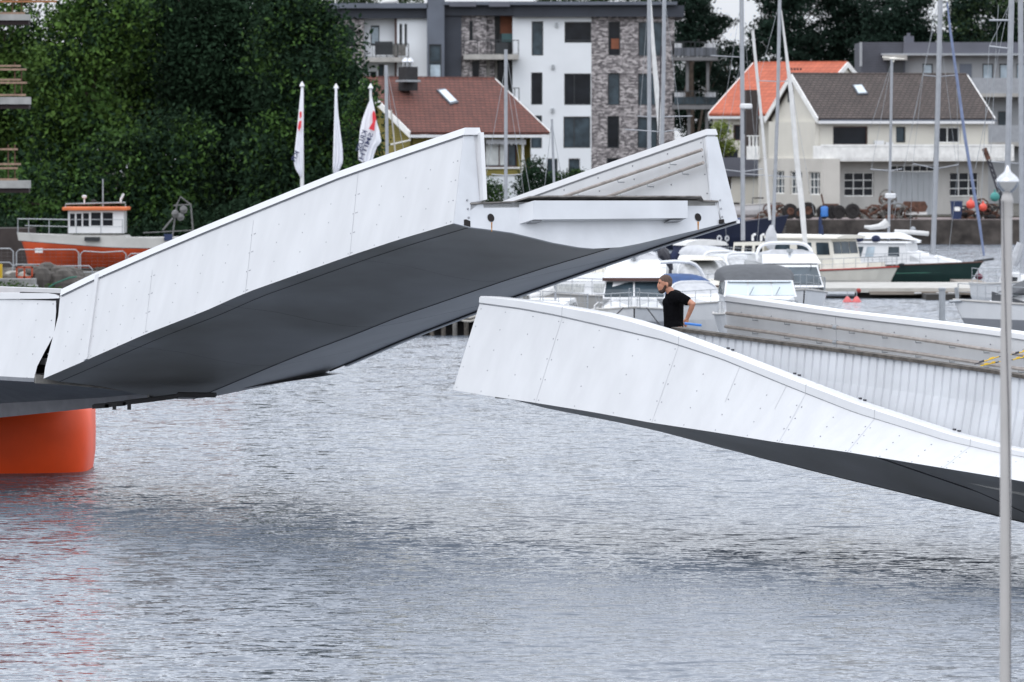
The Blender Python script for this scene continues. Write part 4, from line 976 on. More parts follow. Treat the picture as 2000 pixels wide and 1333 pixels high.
# ------------------------------------------------------------------ trees
def foliage(name, blobs, D, leaf, mats, parent=None, seed=1, dens=1.0, shell=.55, clump=.55, depth=1.0, gap=0.0, flat=1.0):
    """blobs: (px, py, rx, ry) in photo pixels; thousands of small leaf faces gathered in clumps"""
    rg = np.random.default_rng(seed); s = FPX / D; V = []; MI = []
    if name == 'crown' and D < 300 and leaf > .15: clump = .85
    for bx_, by_, rx, ry in blobs:
        c = P(bx_, by_, D); a, b = rx / s, ry / s; d = min(a, b) * depth
        ncl = int(dens * 15 * (a * b + a * d + b * d) / (3 * clump ** 2)) + 6
        u = rg.normal(size=(ncl, 3)); u /= np.linalg.norm(u, axis=1)[:, None]
        rad = rg.uniform(shell, 1.0, ncl) ** .7 * (1 + .13 * np.sin(u[:, 0] * 7 + bx_) * np.cos(u[:, 2] * 6 + by_))
        cc = np.array(c) + u * rad[:, None] * np.array([a, d, b])
        keep = rg.random(ncl) > gap; cc = cc[keep]
        nl = int(26 * (clump / .55) ** 2 * (.2 / leaf) ** 1.1)
        mi = rg.choice(len(mats), size=len(cc), p=([.55, .45] if len(mats) == 2 else [1.0] if len(mats) == 1 else [.45, .35, .2]))
        off = rg.normal(size=(len(cc), nl, 3)) * np.array([clump * .55, clump * .55, clump * .38 * flat])
        V.append((cc[:, None, :] + off).reshape(-1, 3)); MI.append(np.repeat(mi, nl))
    C = np.concatenate(V); MI = np.concatenate(MI); n = len(C)
    t1 = rg.normal(size=(n, 3)); t1 /= np.linalg.norm(t1, axis=1)[:, None]
    nn = rg.normal(size=(n, 3)) + np.array([0, -.3, .9]); t2 = np.cross(nn, t1); t2 /= np.linalg.norm(t2, axis=1)[:, None] + 1e-6
    sz = leaf * rg.uniform(.6, 1.35, n)[:, None]
    Q = np.stack([C - t1 * sz * .6, C - t2 * sz * .32, C + t1 * sz * .6, C + t2 * sz * .32], 1).reshape(-1, 3)
    off = OFF[parent.name] if parent else Vector(((Q[:, 0].min() + Q[:, 0].max()) / 2, (Q[:, 1].min() + Q[:, 1].max()) / 2, Q[:, 2].min()))
    Q -= np.array(off)
    me = bpy.data.meshes.new(name); me.vertices.add(4 * n); me.vertices.foreach_set('co', Q.astype(np.float32).ravel())
    me.loops.add(4 * n); me.loops.foreach_set('vertex_index', np.arange(4 * n, dtype=np.int32))
    me.polygons.add(n); me.polygons.foreach_set('loop_start', np.arange(0, 4 * n, 4, dtype=np.int32))
    for m in mats: me.materials.append(MT[m])
    me.polygons.foreach_set('material_index', MI.astype(np.int32)); me.update(calc_edges=True)
    o = bpy.data.objects.new(name, me); COL.objects.link(o); OFF[o.name] = off
    if parent: o.parent = parent
    else: o.location = off
    return o
def tree(label, blobs, D, base, mats, leaf=.2, seed=1, group=None, name='broadleaf_tree', tz=.35, r=.28, **k):
    x = base; g = P(x, 300, D); g.z = tz
    t = thing(name, label, 'tree', g, group)
    foliage('crown', blobs, D, leaf, mats, t, seed, **k)
    mb = MB(); rg = random.Random(seed); tops = sorted(blobs, key=lambda q: q[1])[:4]
    zt = P(x, min(b_[1] for b_ in blobs), D).z
    pts = [g + Vector((rg.uniform(-.2, .2) * i, rg.uniform(-.2, .2), (zt - tz) * i / 6)) for i in range(6)]
    mb.tube(pts, [r * (1 - i * .15) for i in range(6)], 8)
    for b_ in blobs:
        c = P(b_[0], b_[1], D); s0 = pts[rg.randint(1, 3)]
        mb.tube([s0, s0.lerp(c, .5) + Vector((0, 0, .3)), c], [r * .45, r * .3, r * .12], 6)
        for q in range(3):
            e = c + Vector((rg.uniform(-1, 1) * b_[2], rg.uniform(-.4, .4) * b_[2], rg.uniform(-.6, .8) * b_[3])) * (D / FPX) * .85; mb.tube([s0.lerp(c, .7), e], [r * .2, r * .05], 5)
    mb.build('trunk', 'bark', t, smooth=True)
    return t
GL = 'trees behind the orange fishing boat'
BR, MD, DK_ = 'leaf_bright', 'leaf_mid', 'leaf_dark'
tree('tall yellowish green tree behind the concrete balconies at the left edge', [(10, 60, 75, 110), (60, 170, 80, 90), (-30, 220, 90, 120), (30, 300, 70, 80)], 272, 20, [BR, MD, DK_], .2, 3, GL)
tree('bright green tree left of the dark trees with pale leaf tips', [(150, 90, 85, 95), (120, 190, 80, 90), (200, 30, 90, 80), (180, 270, 90, 85), (110, 330, 70, 70)], 268, 150, [MD, BR, DK_], .2, 4, GL)
tree('bright green tree reaching highest beside the dark trees', [(290, 40, 75, 80), (330, -20, 90, 70), (270, 130, 70, 80), (300, 220, 75, 80)], 276, 290, [BR, MD, DK_], .2, 5, GL)
tree('dark green tree behind the wheelhouse of the orange fishing boat', [(250, 350, 90, 90), (340, 330, 80, 110), (330, 420, 90, 60), (60, 400, 90, 80), (150, 420, 80, 60)], 264, 250, [DK_, MD], .2, 6, GL)
tree('huge blackish green tree filling the space left of the flagpoles', [(420, 130, 110, 130), (400, 20, 100, 90), (480, 260, 120, 130), (430, 360, 110, 90), (540, 60, 110, 120), (520, 180, 100, 110)], 270, 450, [DK_], .19, 7, GL, r=.4, dens=1.2)
tree('dark green tree behind the three flags beside the olive house', [(592, 130, 95, 115), (570, 30, 75, 70), (620, 260, 95, 105), (560, 330, 90, 90), (648, 200, 62, 90), (665, 330, 50, 60)], 262, 600, [DK_, DK_, MD], .19, 8, GL, r=.35, dens=1.15)
GR = 'pines behind the houses'
tree('dark pine with ragged branches right above the apartment balconies', [(1345, 20, 48, 50), (1375, 55, 45, 40), (1340, 75, 40, 30), (1405, 42, 24, 12), (1350, -30, 50, 40)], 450, 1350, ['leaf_pine'], .22, 11, GR, 'pine_tree', 1.3, gap=.15, flat=.6, shell=.2, clump=.6)
tree('dark pine showing between the right hand balconies of the apartment building', [(1345, 150, 38, 42), (1385, 130, 34, 30), (1330, 215, 30, 60), (1380, 215, 35, 60), (1350, 290, 50, 50)], 452, 1365, ['leaf_pine'], .22, 12, GR, 'pine_tree', 1.3, gap=.25, flat=.6, shell=.2, clump=.6)
tree('thin dark pine with sky gaps just left of the orange roof', [(1425, 100, 34, 24), (1455, 120, 30, 26), (1410, 150, 30, 35), (1480, 95, 28, 20), (1440, 190, 40, 40)], 455, 1440, ['leaf_pine'], .2, 13, GR, 'pine_tree', 1.3, gap=.45, flat=.5, shell=.1, clump=.5)
tree('broad dark pine directly above the left half of the orange roof', [(1530, 25, 50, 45), (1505, 70, 42, 40), (1560, 90, 60, 50), (1500, -15, 40, 22), (1570, -20, 60, 50)], 446, 1540, ['leaf_pine'], .22, 14, GR, 'pine_tree', 1.3, gap=.05, flat=.6, shell=.2, clump=.6, dens=1.1)
tree('broad dark pine above the right half of the orange roof', [(1640, 10, 60, 60), (1620, 90, 60, 50), (1680, 70, 50, 60)], 448, 1640, ['leaf_pine'], .22, 15, GR, 'pine_tree', 1.3, gap=.05, flat=.6, shell=.2, clump=.6, dens=1.1)
tree('dark pine behind the dark wing of the grey apartment block', [(1740, 20, 56, 60), (1720, 90, 55, 50), (1785, 60, 40, 40), (1810, 80, 26, 28), (1795, 5, 22, 26)], 444, 1745, ['leaf_pine'], .22, 16, GR, 'pine_tree', 1.3, gap=.08, flat=.6, shell=.2, clump=.6, dens=1.1)
tree('mixed dark green tree behind the grey block right of the sky gap', [(1880, 40, 40, 45), (1870, 85, 36, 30), (1910, 80, 40, 35), (1895, 0, 45, 35)], 442, 1885, ['leaf_pine', 'leaf_back'], .22, 17, GR, 'pine_tree', 1.3, gap=.1, flat=.7, shell=.2, clump=.6)
tree('dark tree at the top right corner behind the grey block', [(1965, 20, 50, 60), (1985, 80, 60, 40), (1940, 85, 40, 30)], 444, 1970, ['leaf_pine', 'leaf_back'], .22, 18, GR, 'pine_tree', 1.3, gap=.05, flat=.7, shell=.2, clump=.6, dens=1.1)
GB = 'tree tops behind the apartment building'
tree('green tree top just above the left part of the flat roof', [(700, 0, 45, 16), (690, 60, 40, 60)], 490, 700, ['leaf_back'], .22, 21, GB, gap=.1, tz=1)
tree('thin green tree top above the flat roof near the stair tower', [(800, 4, 22, 10), (800, 60, 40, 40)], 490, 790, ['leaf_back'], .22, 22, GB, gap=.3, tz=1)
tree('wide green tree top over the white part of the flat roof', [(1120, -6, 80, 20), (1120, 60, 60, 50)], 490, 1120, ['leaf_back'], .22, 23, GB, gap=.1, tz=1)
tree('green tree top over the brick part of the flat roof', [(1255, -2, 50, 16), (1250, 60, 60, 50)], 490, 1250, ['leaf_back'], .22, 24, GB, gap=.25, tz=1)
# bushes round the olive house and a young tree
def bush(label, blobs, D, mats, seed, leaf=.13, **k):
    return tag(foliage('bush', blobs, D, leaf, mats, None, seed, clump=.35, shell=.1, **k), label, 'bush', 'bushes round the olive house')
bush('dark round bush under the window of the olive house', [(957, 372, 20, 26), (972, 380, 14, 16)], 318, [MD, DK_], 31)
bush('tall dark bush at the right corner of the olive house', [(1040, 335, 24, 28), (1030, 365, 30, 30), (1062, 350, 18, 22)], 326, [DK_], 32)
bush('green hedge below the lowest apartment windows', [(1085, 358, 26, 22), (1110, 352, 20, 16), (1130, 342, 16, 12)], 334, [MD, DK_], 33)
tree('young lime green tree in front of the cream wall right of the bridge end', [(1408, 255, 17, 22), (1420, 285, 24, 18), (1405, 290, 18, 14), (1398, 270, 12, 12)], 352, 1412, ['leaf_lime'], .14, 34, None, 'young_tree', 1.3, .07, clump=.3, gap=.2, shell=.1)
tree('small green tree at the roof corner of the olive house beside the flags', [(700, 240, 30, 40), (712, 200, 20, 30), (705, 300, 32, 40), (722, 172, 12, 12), (730, 290, 18, 30)], 256, 700, [MD, DK_], .14, 35, GL, r=.12, clump=.35)
u_ = foliage('undergrowth', [(40, 455, 90, 34), (200, 462, 110, 30), (380, 450, 110, 40), (520, 430, 100, 50), (640, 400, 70, 60)], 259, .2, [DK_], None, 41, dens=.8); u_['kind'] = 'stuff'
u_ = foliage('weeds', [(20, 560, 26, 8), (60, 566, 20, 7), (100, 566, 10, 5)], 223, .09, [MD, BR], None, 42, clump=.2, dens=.7); u_['kind'] = 'stuff'
u_ = foliage('distant_wood', [(1300 + i * 62, 170 + 14 * math.sin(i * 2), 46, 60) for i in range(13)] , 470, .3, ['leaf_pine'], None, 43, dens=.5, clump=.8); u_['kind'] = 'stuff'

for nm, bl, D, sd in (('hedge_mass', [(40 + i * 85, 170 + 25 * math.sin(i * 1.7), 70, 130) for i in range(8)], 300, 44), ('hedge_mass', [(20 + i * 90, 400, 70, 90) for i in range(8)], 285, 45)):
    u_ = foliage(nm, bl, D, .3, [DK_], None, sd, dens=.8, clump=.8, shell=.15); u_['kind'] = 'stuff'
# ------------------------------------------------------------------ boats
def Mx(p, heading): return Matrix.Translation(p) @ Matrix.Rotation(R(heading), 4, 'Z')
class Boat:
    """local axes: x forward, y to port, z up from the waterline"""
    def __init__(s, name, label, px, py, heading, L, B, F, cat='boat', group='boats in the marina', z=0, sheer=.35, hull='gel_white', low=None, bow=2.2, rub='gel_grey', deckm='gel_white', transom=.85, keel=-.35, split=.45, flare=.9):
        s.p = G(px, py, 0) if z == 0 else P(px, py, z); 
        s.M = Mx(s.p, heading); s.root = thing(name, label, cat, s.p, group); s.L, s.B, s.F, s.sh = L, B, F, sheer
        s.bowp = bow; s.tr = transom
        n = 14; rings = []; s.st = []
        for i in range(n + 1):
            f = i / n; x = -L / 2 + L * f; hb = s.hb(f); zs = s.zs(f)
            r = []
            for fy, fz in ((1, 1), (flare + (1 - flare) * .5, split), (flare * .9, .05)):
                r.append(((x - (1 - fz) * L * .07 * f ** 3), hb * fy, zs * fz if fz > .05 else .02))
            r += [(x - L * .09 * f ** 3, hb * .5, keel * .7), (x - L * .11 * f ** 3, 0, keel)]
            rings.append([Vector(q) for q in r] + [Vector((q[0], -q[1], q[2])) for q in r[-2::-1]])
        mb = MB(); m = len(rings[0]); mi = [0, 1 if low else 0, 1 if low else 0, 1 if low else 0] + [1 if low else 0] * 3 + [0]
        for i in range(n):
            for j in range(m - 1): mb.poly([rings[i][j], rings[i][j + 1], rings[i + 1][j + 1], rings[i + 1][j]], mi[j])
        mb.poly(rings[0], 0)
        s.hull = mb.build('hull', [hull] + ([low] if low else []), s.root, smooth=True, M=s.M)
        mb = MB(); mb.loft([[r[0] - Vector((0, 0, .03)), r[-1] - Vector((0, 0, .03))] for r in rings], False, False); s.part(mb, 'deck', deckm)
        mb = MB(); mb.tube([r[0] for r in rings] + [r[-1] for r in rings[::-1]], .035, 6); s.part(mb, 'rub_rail', rub)
    def hb(s, f): return s.B / 2 * (s.tr + (1 - s.tr) * min(1, f / .4)) * (1 - max(0, (f - .4) / .6) ** s.bowp) + .02
    def zs(s, f): return s.F * (1 + s.sh * f * f)
    def part(s, mb, name, m, parent=None, smooth=False): return mb.build(name, m, parent or s.root, M=s.M, smooth=smooth)
    def cab(s, name, m, secs, parent=None, crown=.0, smooth=False):
        """secs: (x_bottom, x_top, half bottom, half top, z0, z1)"""
        mb = MB(); rings = []
        for xb, xt, hb, ht, z0, z1 in secs:
            rings.append([Vector((xb, hb, z0)), Vector((xt, ht, z1)), Vector((xt, ht * .55, z1 + crown)), Vector((xt, -ht * .55, z1 + crown)), Vector((xt, -ht, z1)), Vector((xb, -hb, z0))])
        mb.loft(rings, True, True); s.secs = secs; return s.part(mb, name, m, parent, smooth)
    def side(s, a, b, f0, f1, m='glass_dark', name='side_window', out=.012, parent=None, i=0):
        """window on both sides between two stations of the last cabin, a b fractions along, f0 f1 up"""
        S, T = s.secs[i], s.secs[i + 1]
        for sg in (1, -1):
            def q(k, f):
                bt = Vector((S[0] + (T[0] - S[0]) * k, sg * (S[2] + (T[2] - S[2]) * k), S[4] + (T[4] - S[4]) * k)); tp = Vector((S[1] + (T[1] - S[1]) * k, sg * (S[3] + (T[3] - S[3]) * k), S[5] + (T[5] - S[5]) * k))
                return bt.lerp(tp, f) + Vector((0, sg * out, 0))
            mb = MB(); a4 = [q(a, f0), q(b, f0), q(b, f1), q(a, f1)]; mb.loft([a4, [p - Vector((0, sg * .03, 0)) for p in a4]]); s.part(mb, name, m, parent)
    def front(s, w0, w1, f0, f1, m='glass_dark', name='windscreen', out=.015, i=-1, parent=None):
        S = s.secs[i]
        def q(w_, f):
            bt = Vector((S[0], w_ * S[2], S[4])); tp = Vector((S[1], w_ * S[3], S[5])); return bt.lerp(tp, f) + Vector((out, 0, out * .5))
        mb = MB(); a4 = [q(w0, f0), q(w1, f0), q(w1, f1), q(w0, f1)]; mb.loft([a4, [p - Vector((.03, 0, 0)) for p in a4]]); return s.part(mb, name, m, parent)
    def rail(s, f0, f1, h=.45, n=6, inset=.06, r=.012, bowx=True):
        mb = MB(); P_, S_ = [], []
        for i in range(n + 1):
            f = f0 + (f1 - f0) * i / n; x = -s.L / 2 + s.L * f; y = max(.03, s.hb(f) - inset); z = s.zs(f); P_.append(Vector((x, y, z + h))); S_.append(Vector((x, -y, z + h)))
            for q in (P_[-1], S_[-1]): mb.tube([q - Vector((0, 0, h)), q], r * .8, 5)
        mb.tube(P_ + S_[::-1] if bowx else P_, r, 5)
        if not bowx: mb.tube(S_, r, 5)
        mb.tube([p - Vector((0, 0, h * .5)) for p in P_], r * .6, 5); mb.tube([p - Vector((0, 0, h * .5)) for p in S_], r * .6, 5)
        return s.part(mb, 'guard_rail', 'galv')
    def hoop(s, name, m, x, z0, hw, zt, r=.05, lean=.3, parent=None):
        mb = MB(); pts = []
        for k in range(13):
            a = math.pi * k / 12; cy, sy = math.cos(a), math.sin(a)
            pts.append(Vector((x - lean * sy ** .6 if sy > 0 else x, hw * math.copysign(abs(cy) ** .5, cy), z0 + (zt - z0) * sy ** .6 if sy > 0 else z0)))
        mb.tube(pts, r, 7); return s.part(mb, name, m, parent, True)
    def dome(s, name, m, x0, x1, hw, z0, z1, parent=None, fr=.55):
        """canvas hood: open half barrel rising from x1 back to x0"""
        mb = MB(); rings = []
        for i in range(7):
            f = i / 6; x = x0 + (x1 - x0) * f; zz = z0 + (z1 - z0) * (1 - f ** 3); w_ = hw * (1 - .22 * f ** 2)
            rings.append([Vector((x - (.12 * math.sin(a)), w_ * math.copysign(abs(math.cos(a)) ** .6, math.cos(a)), z0 + (zz - z0) * abs(math.sin(a)) ** .6)) for a in [math.pi * k / 12 for k in range(13)]])
        mb.loft(rings, False, False); mb.loft([rings[-1], [Vector((x1 + .02, 0, z0))] * 13], False, False); mb.loft([rings[0], [Vector((x0, 0, z0))] * 13], False, False)
        return s.part(mb, name, m, parent, True)

def spar(root, name, m, pts, D, r):
    mb = MB(); mb.tube([P(x, y, D) for x, y in pts], r, 8); return mb.build(name, m, root, smooth=True)
def stays(root, lines, D, r=.007, m='galv', name='rigging'):
    mb = MB()
    for a, b in lines: mb.tube([P(*a, D), P(*b, D)], r, 4)
    return mb.build(name, m, root)
def rig(b, D, mast, spreaders=(), st=(), r=.06, genoa=None, gm='white_canvas', m='alu', base=None):
    """mast: list of pixel points top to foot"""
    o = spar(b.root, 'mast', m, mast, D, r)
    for x0, y0, x1, y1 in spreaders: spar(b.root, 'spreader', 'alu', [(x0, y0), (x1, y1)], D, .018)
    if st: stays(b.root, st, D)
    if genoa:
        mb = MB(); pts, rr = genoa; mb.tube([P(x, y, D) for x, y in pts], rr, 7); mb.build('furled_sail', gm, b.root, smooth=True)
    return o

# --- sailing boats whose masts rise behind the bridge
def sail(label, px, D, heading=-80, L=8, B=2.4, hull='gel_white', F=.8, **k):
    y = 265 + HC * FPX / D; b = Boat('sailing_boat', label, px, y, heading, L, B, F, hull=hull, **k)
    b.cab('coachroof', 'gel_white', [(-1.2, -1.1, .75, .65, F, F + .42), (1.2, 1.1, .7, .6, F, F + .38), (2.1, 1.8, .45, .35, F + .05, F + .15)])
    b.side(.1, .45, .35, .75); b.side(.55, .9, .35, .75); b.rail(.02, .98, .5, 8)
    return b
b = sail('sailing boat with slim pale mast in front of the brown tiled roof', 757, 200)
rig(b, 200, [(754, 128), (756, 300), (757, 560)], [], [((755, 132), (766, 250)), ((755, 132), (790, 300))], .055)
stays(b.root, [((764, 215), (774, 320))], 200, .025, 'rope_pale', 'lazy_jack')
b = sail('sailing boat with the tall mast and low spreader in front of the olive house', 988, 192)
rig(b, 192, [(988, 97), (988, 341), (988, 560)], [(960, 341, 988, 343), (988, 343, 1018, 341)], [((987, 130), (950, 340)), ((950, 340), (940, 480)), ((989, 150), (1018, 341)), ((1018, 341), (1035, 470)), ((988, 100), (1060, 520))], .055)
b = sail('small sailing boat with white covered boom moored under the raised leaf', 1075, 178, -95, 6.5, 2.1, F=.65)
rig(b, 178, [(1078, 233), (1082, 355), (1085, 602)], [], [((1077, 240), (1060, 400)), ((1078, 240), (1110, 420))], .035)
mb = MB(); mb.tube([P(x, y, 178) for x, y in ((1034, 580), (1050, 576), (1060, 570), (1071, 568), (1082, 562))], [.05, .09, .14, .12, .15], 9); mb.build('sail_cover', 'white_canvas', b.root, smooth=True)
b = sail('sailing boat with the left of the two tall masts before the grey brick', 1268, 222)
rig(b, 222, [(1268, -60), (1268, 283), (1268, 480)], [(1245, 227, 1268, 229), (1268, 229, 1352, 227)], [((1266, 0), (1250, 227))], .075, ([(1270, -10), (1275, 90), (1284, 190), (1290, 280)], [.03, .08, .10, .06]))
b = sail('sailing boat with the right of the two tall masts before the grey brick', 1297, 214)
rig(b, 214, [(1298, -60), (1296, 140), (1293, 280), (1290, 480)], [(1220, 253, 1293, 258), (1293, 258, 1330, 253)], [((1299, 0), (1330, 253)), ((1293, 120), (1289, 290))], .07)
stays(b.root, [((1291, 90), (1286, 285))], 214, .02, 'chain_black', 'halyard')
b = sail('sailing boat with a white radar drum on its mast, left of the gable', 1452, 236, -100)
rig(b, 236, [(1448, -60), (1450, 200), (1451, 470)], [(1388, 109, 1449, 112), (1408, 331, 1450, 336), (1450, 336, 1490, 330), (1450, 340, 1560, 347)], [((1448, 0), (1395, 335)), ((1448, 0), (1480, 332)), ((1448, 112), (1408, 332)), ((1408, 332), (1420, 480)), ((1490, 330), (1478, 480))], .085)
mb = MB(); mb.lathe(P(1457, 213, 236), [(.2, 0), (.24, .04), (.24, .16), (.2, .2)], 16); mb.build('radar_dome', 'gel_white', b.root, smooth=True)
mb = MB(); mb.box(P(1454, 240, 236), (.08, .1, .9)); mb.build('mast_bracket', 'frame_dark', b.root)
b = sail('sailing boat with leaning white furled sail in front of the cream gable', 1508, 228, -85)
rig(b, 228, [(1524, -60), (1519, 200), (1512, 400), (1508, 500)], [(1482, 158, 1522, 160), (1522, 160, 1545, 158)], [((1524, 0), (1482, 158)), ((1482, 158), (1470, 400)), ((1524, 20), (1560, 340)), ((1524, 40), (1590, 420))], .065, ([(1526, 20), (1534, 90), (1546, 190), (1556, 310), (1566, 400), (1573, 480)], [.02, .05, .09, .10, .11, .09]))
stays(b.root, [((1470, 60), (1490, 260)), ((1490, 260), (1504, 430))], 228, .055, 'white_canvas', 'furled_foresail')
mb = MB(); mb.tube([P(1507, 440, 226), P(1506, 455, 226), P(1506, 470, 226), P(1505, 484, 226), P(1505, 489, 226)], [.06, .2, .24, .16, .03], 10); mb.build('sail_bag', 'light_canvas', b.root, smooth=True)

# --- bow-on cabin cruisers
b = Boat('cabin_cruiser', 'white cabin cruiser with grey canvas on its flybridge, left of the man', 1238, 664, -91, 7.4, 2.35, .80, sheer=.28, flare=.72, low='hull_grey', split=.62)
cr_ = b.cab('cabin', 'gel_white', [(-2.4, -2.4, .85, .8, .8, 1.72), (1.0, .9, .9, .82, .85, 1.72), (1.75, 1.1, .88, .80, 1.22, 1.70)], crown=.03)
b.front(-.96, -.03, .08, .92, 'glass_mid'); b.front(.03, .96, .08, .92, 'glass_mid'); b.side(.15, .9, .45, .85, 'glass_dark')
b.cab('foredeck', 'gel_white', [(1.0, 1.0, .95, .8, .85, 1.26), (1.9, 1.9, .85, .62, .92, 1.22), (3.2, 3.1, .25, .16, 1.0, 1.05)], smooth=False)
b.cab('flybridge', 'gel_white', [(-2.2, -2.2, .82, .76, 1.74, 2.2), (1.35, .55, .88, .72, 1.74, 2.28)], crown=.02)
b.cab('canvas_cover', 'light_canvas', [(-2.0, -1.9, .72, .66, 2.2, 2.4), (-.4, -.4, .74, .62, 2.2, 2.46), (.5, .35, .70, .62, 2.28, 2.40)], crown=.12)
mb = MB(); mb.box((1.30, 0, 1.745), (.10, 1.78, .09)); b.part(mb, 'visor_painted_shade', 'frame_brown')  # dark bar painted as the shade below the visor
mb = MB(); mb.tube([(1.05, 0, 1.68), (1.72, 0, 1.24)], .035, 6); b.part(mb, 'mullion', 'gel_white')
mb = MB(); mb.lathe((.62, 0, 2.26), [(.05, 0), (.05, .08), (.13, .1), (.13, .2), (.1, .22)], 10); b.part(mb, 'searchlight', 'galv', None, True)
b.rail(.55, .97, .42, 5)
mb = MB(); mb.tube([(3.55, .16, 1.0), (3.62, .14, 1.55), (3.62, -.14, 1.55), (3.55, -.16, 1.0)], .014, 5); mb.tube([(3.6, .15, 1.32), (3.6, -.15, 1.32)], .012, 5); b.part(mb, 'bow_ladder', 'galv')
mb = MB(); mb.tube([(3.3, .35, 1.0), (4.4, .9, .3), (4.9, 1.1, .1)], .018, 5); mb.tube([(3.3, -.3, 1.0), (4.2, -.9, .45), (4.7, -1.3, .32)], .018, 5); b.part(mb, 'mooring_line', 'rope_dark')

b = Boat('cabin_cruiser', 'white boat with dark grey folded windscreen canopy, behind the far bridge parapet', 1480, 678, -88, 6.8, 2.3, .85, sheer=.25, flare=.75)
b.cab('cabin', 'gel_white', [(-1.2, -1.2, 1.02, .98, .85, 1.45), (1.2, 1.1, .98, .9, .9, 1.42), (3.1, 2.9, .25, .2, 1.0, 1.12)])
b.cab('windscreen_frame', 'gel_white', [(-.9, -1.0, 1.04, .98, 1.42, 1.82), (.9, .5, 1.0, .92, 1.40, 1.84)])
for w0, w1 in ((-.95, -.36), (-.32, .32), (.36, .95)): b.front(w0, w1, .08, .95, 'pale_sky_glass')
b.side(.1, .95, .1, .9, 'glass_mid')
b.dome('canopy', 'grey_canvas', -1.6, .62, 1.10, 1.80, 2.24)
for y in (.42, -.3): mb = MB(); mb.tube([(1.05, y, 1.46), (.85, y + .12, 1.66)], .012, 4); b.part(mb, 'wiper', 'frame_dark')
b.rail(.5, .97, .35, 6)

b = Boat('flybridge_cruiser', 'tall white flybridge boat with white hoop behind the grey canopy boat', 1535, 634, -84, 7.5, 2.5, .9, sheer=.3, flare=.75)
b.cab('cabin', 'gel_white', [(-2.6, -2.6, 1.0, .92, .9, 1.95), (1.2, .8, 1.0, .85, .95, 1.95), (2.4, 1.2, .8, .78, 1.2, 1.85)])
b.side(.2, .9, .5, .85, 'grey_canvas'); b.front(-.95, .95, .1, .9, 'glass_mid')
b.cab('flybridge', 'gel_white', [(-2.2, -2.2, .9, .84, 1.95, 2.1), (1.2, .6, .9, .82, 1.9, 2.16)])
b.cab('rolled_canvas', 'light_canvas', [(-.3, -.3, .84, .80, 2.10, 2.20), (.45, .35, .84, .80, 2.12, 2.22)], crown=.09)
b.hoop('radar_arch', 'gel_white', -.2, 1.95, .86, 2.50, .055, .2)
mb = MB(); mb.lathe((.75, 0, 2.13), [(.04, 0), (.04, .08), (.1, .1), (.1, .2)], 10); b.part(mb, 'searchlight', 'galv')
for y in (.8, .55): mb = MB(); mb.tube([(1.45, y, 1.7), (1.45, y, 1.86)], .012, 4); b.part(mb, 'cleat', 'frame_dark')
b.rail(.5, .97, .45, 6)
mb = MB(); mb.ball((.2, -1.2, 1.0), .14, 8); b.part(mb, 'fender', 'rubber')

b = Boat('cuddy_boat', 'white boat with blue spray hood and white hoop right behind the man', 1350, 648, -66, 5.6, 2.1, .72, sheer=.35, flare=.75)
b.cab('cabin', 'gel_white', [(-.6, -.6, .9, .84, .72, 1.2), (1.0, .9, .82, .7, .8, 1.12), (2.2, 2.0, .3, .2, .9, .95)])
b.dome('spray_hood', 'blue_canvas', -1.0, .55, .96, .98, 1.70)
b.dome('side_curtain', 'light_canvas', -.3, .78, .80, 1.02, 1.50)
b.hoop('arch', 'gel_white', -.9, .75, .98, 2.05, .055, .25)
b.side(.2, .5, .3, .7); mb = MB()
for x in (.2, 1.0): mb.tube([(x, 1.02, .45), (x + .25, 1.0, .45)], .07, 6)
b.part(mb, 'porthole', 'rubber'); b.rail(.5, .97, .38, 5); b.hoop('stern_frame', 'gel_white', .4, .8, .8, 1.5, .02, .3)
mb = MB(); mb.tube([(1.5, .2, .95), (1.7, .25, 1.1), (1.9, .1, .92)], .03, 6); b.part(mb, 'windlass', 'galv')

b = Boat('old_motorboat', 'cream boat with brown stripe and clear canopy, beside the yellow rope coil', 1372, 612, -78, 5.8, 2.0, .80, sheer=.2, hull='gel_cream', rub='brown_trim', transom=.95, flare=.85)
b.cab('cabin', 'gel_cream', [(-1.8, -1.8, .85, .8, .8, 1.1), (1.8, 1.6, .85, .74, .85, 1.15)])
b.dome('canopy', 'clear_vinyl', -1.6, 1.2, .86, 1.08, 1.80); b.hoop('canopy_frame', 'gel_white', .2, 1.0, .88, 1.80, .035, .15); b.cab('canopy_top', 'gel_cream', [(-1.4, -1.4, .66, .5, 1.74, 1.84), (.6, .5, .6, .45, 1.74, 1.84)], crown=.03)
mb = MB(); mb.tube([(2.5, -.75, .95), (2.6, -.8, .5), (2.6, -.78, .15)], .07, 8); b.part(mb, 'yellow_rope_coil', 'yellow_old'); b.rail(.5, .97, .4, 5)

b = Boat('open_boat', 'white boat with rolled white canvas bimini beside the navy hull', 1372, 556, -70, 5.4, 2.0, .7, flare=.8)
b.cab('cabin', 'gel_white', [(-1.2, -1.2, .8, .74, .7, 1.1), (1.2, 1.0, .78, .6, .75, 1.05)]); b.cab('bimini', 'white_canvas', [(-.9, -.9, .9, .78, 1.52, 1.66), (.5, .5, .9, .78, 1.52, 1.66)], crown=.08); b.cab('curtain', 'navy_canvas', [(-1.0, -1., .84, .84, 1.1, 1.5), (.2, .2, .84, .84, 1.1, 1.5)])
b.rail(.5, .97, .4, 5)
b = Boat('covered_boat', 'boat under a pale grey translucent winter cover', 1418, 572, -60, 5.4, 2.0, .7, flare=.8)
b.dome('cover', 'light_canvas', -2.0, 1.4, .9, .7, 1.72); b.hoop('cover_frame', 'galv', .5, .8, .86, 1.5, .03, .1); b.dome('clear_panel', 'clear_vinyl', .4, 1.9, .72, .72, 1.35)
b = Boat('sports_boat', 'sleek white sports boat with large curved windscreen frame', 1445, 585, -55, 6.2, 2.1, .75, flare=.8)
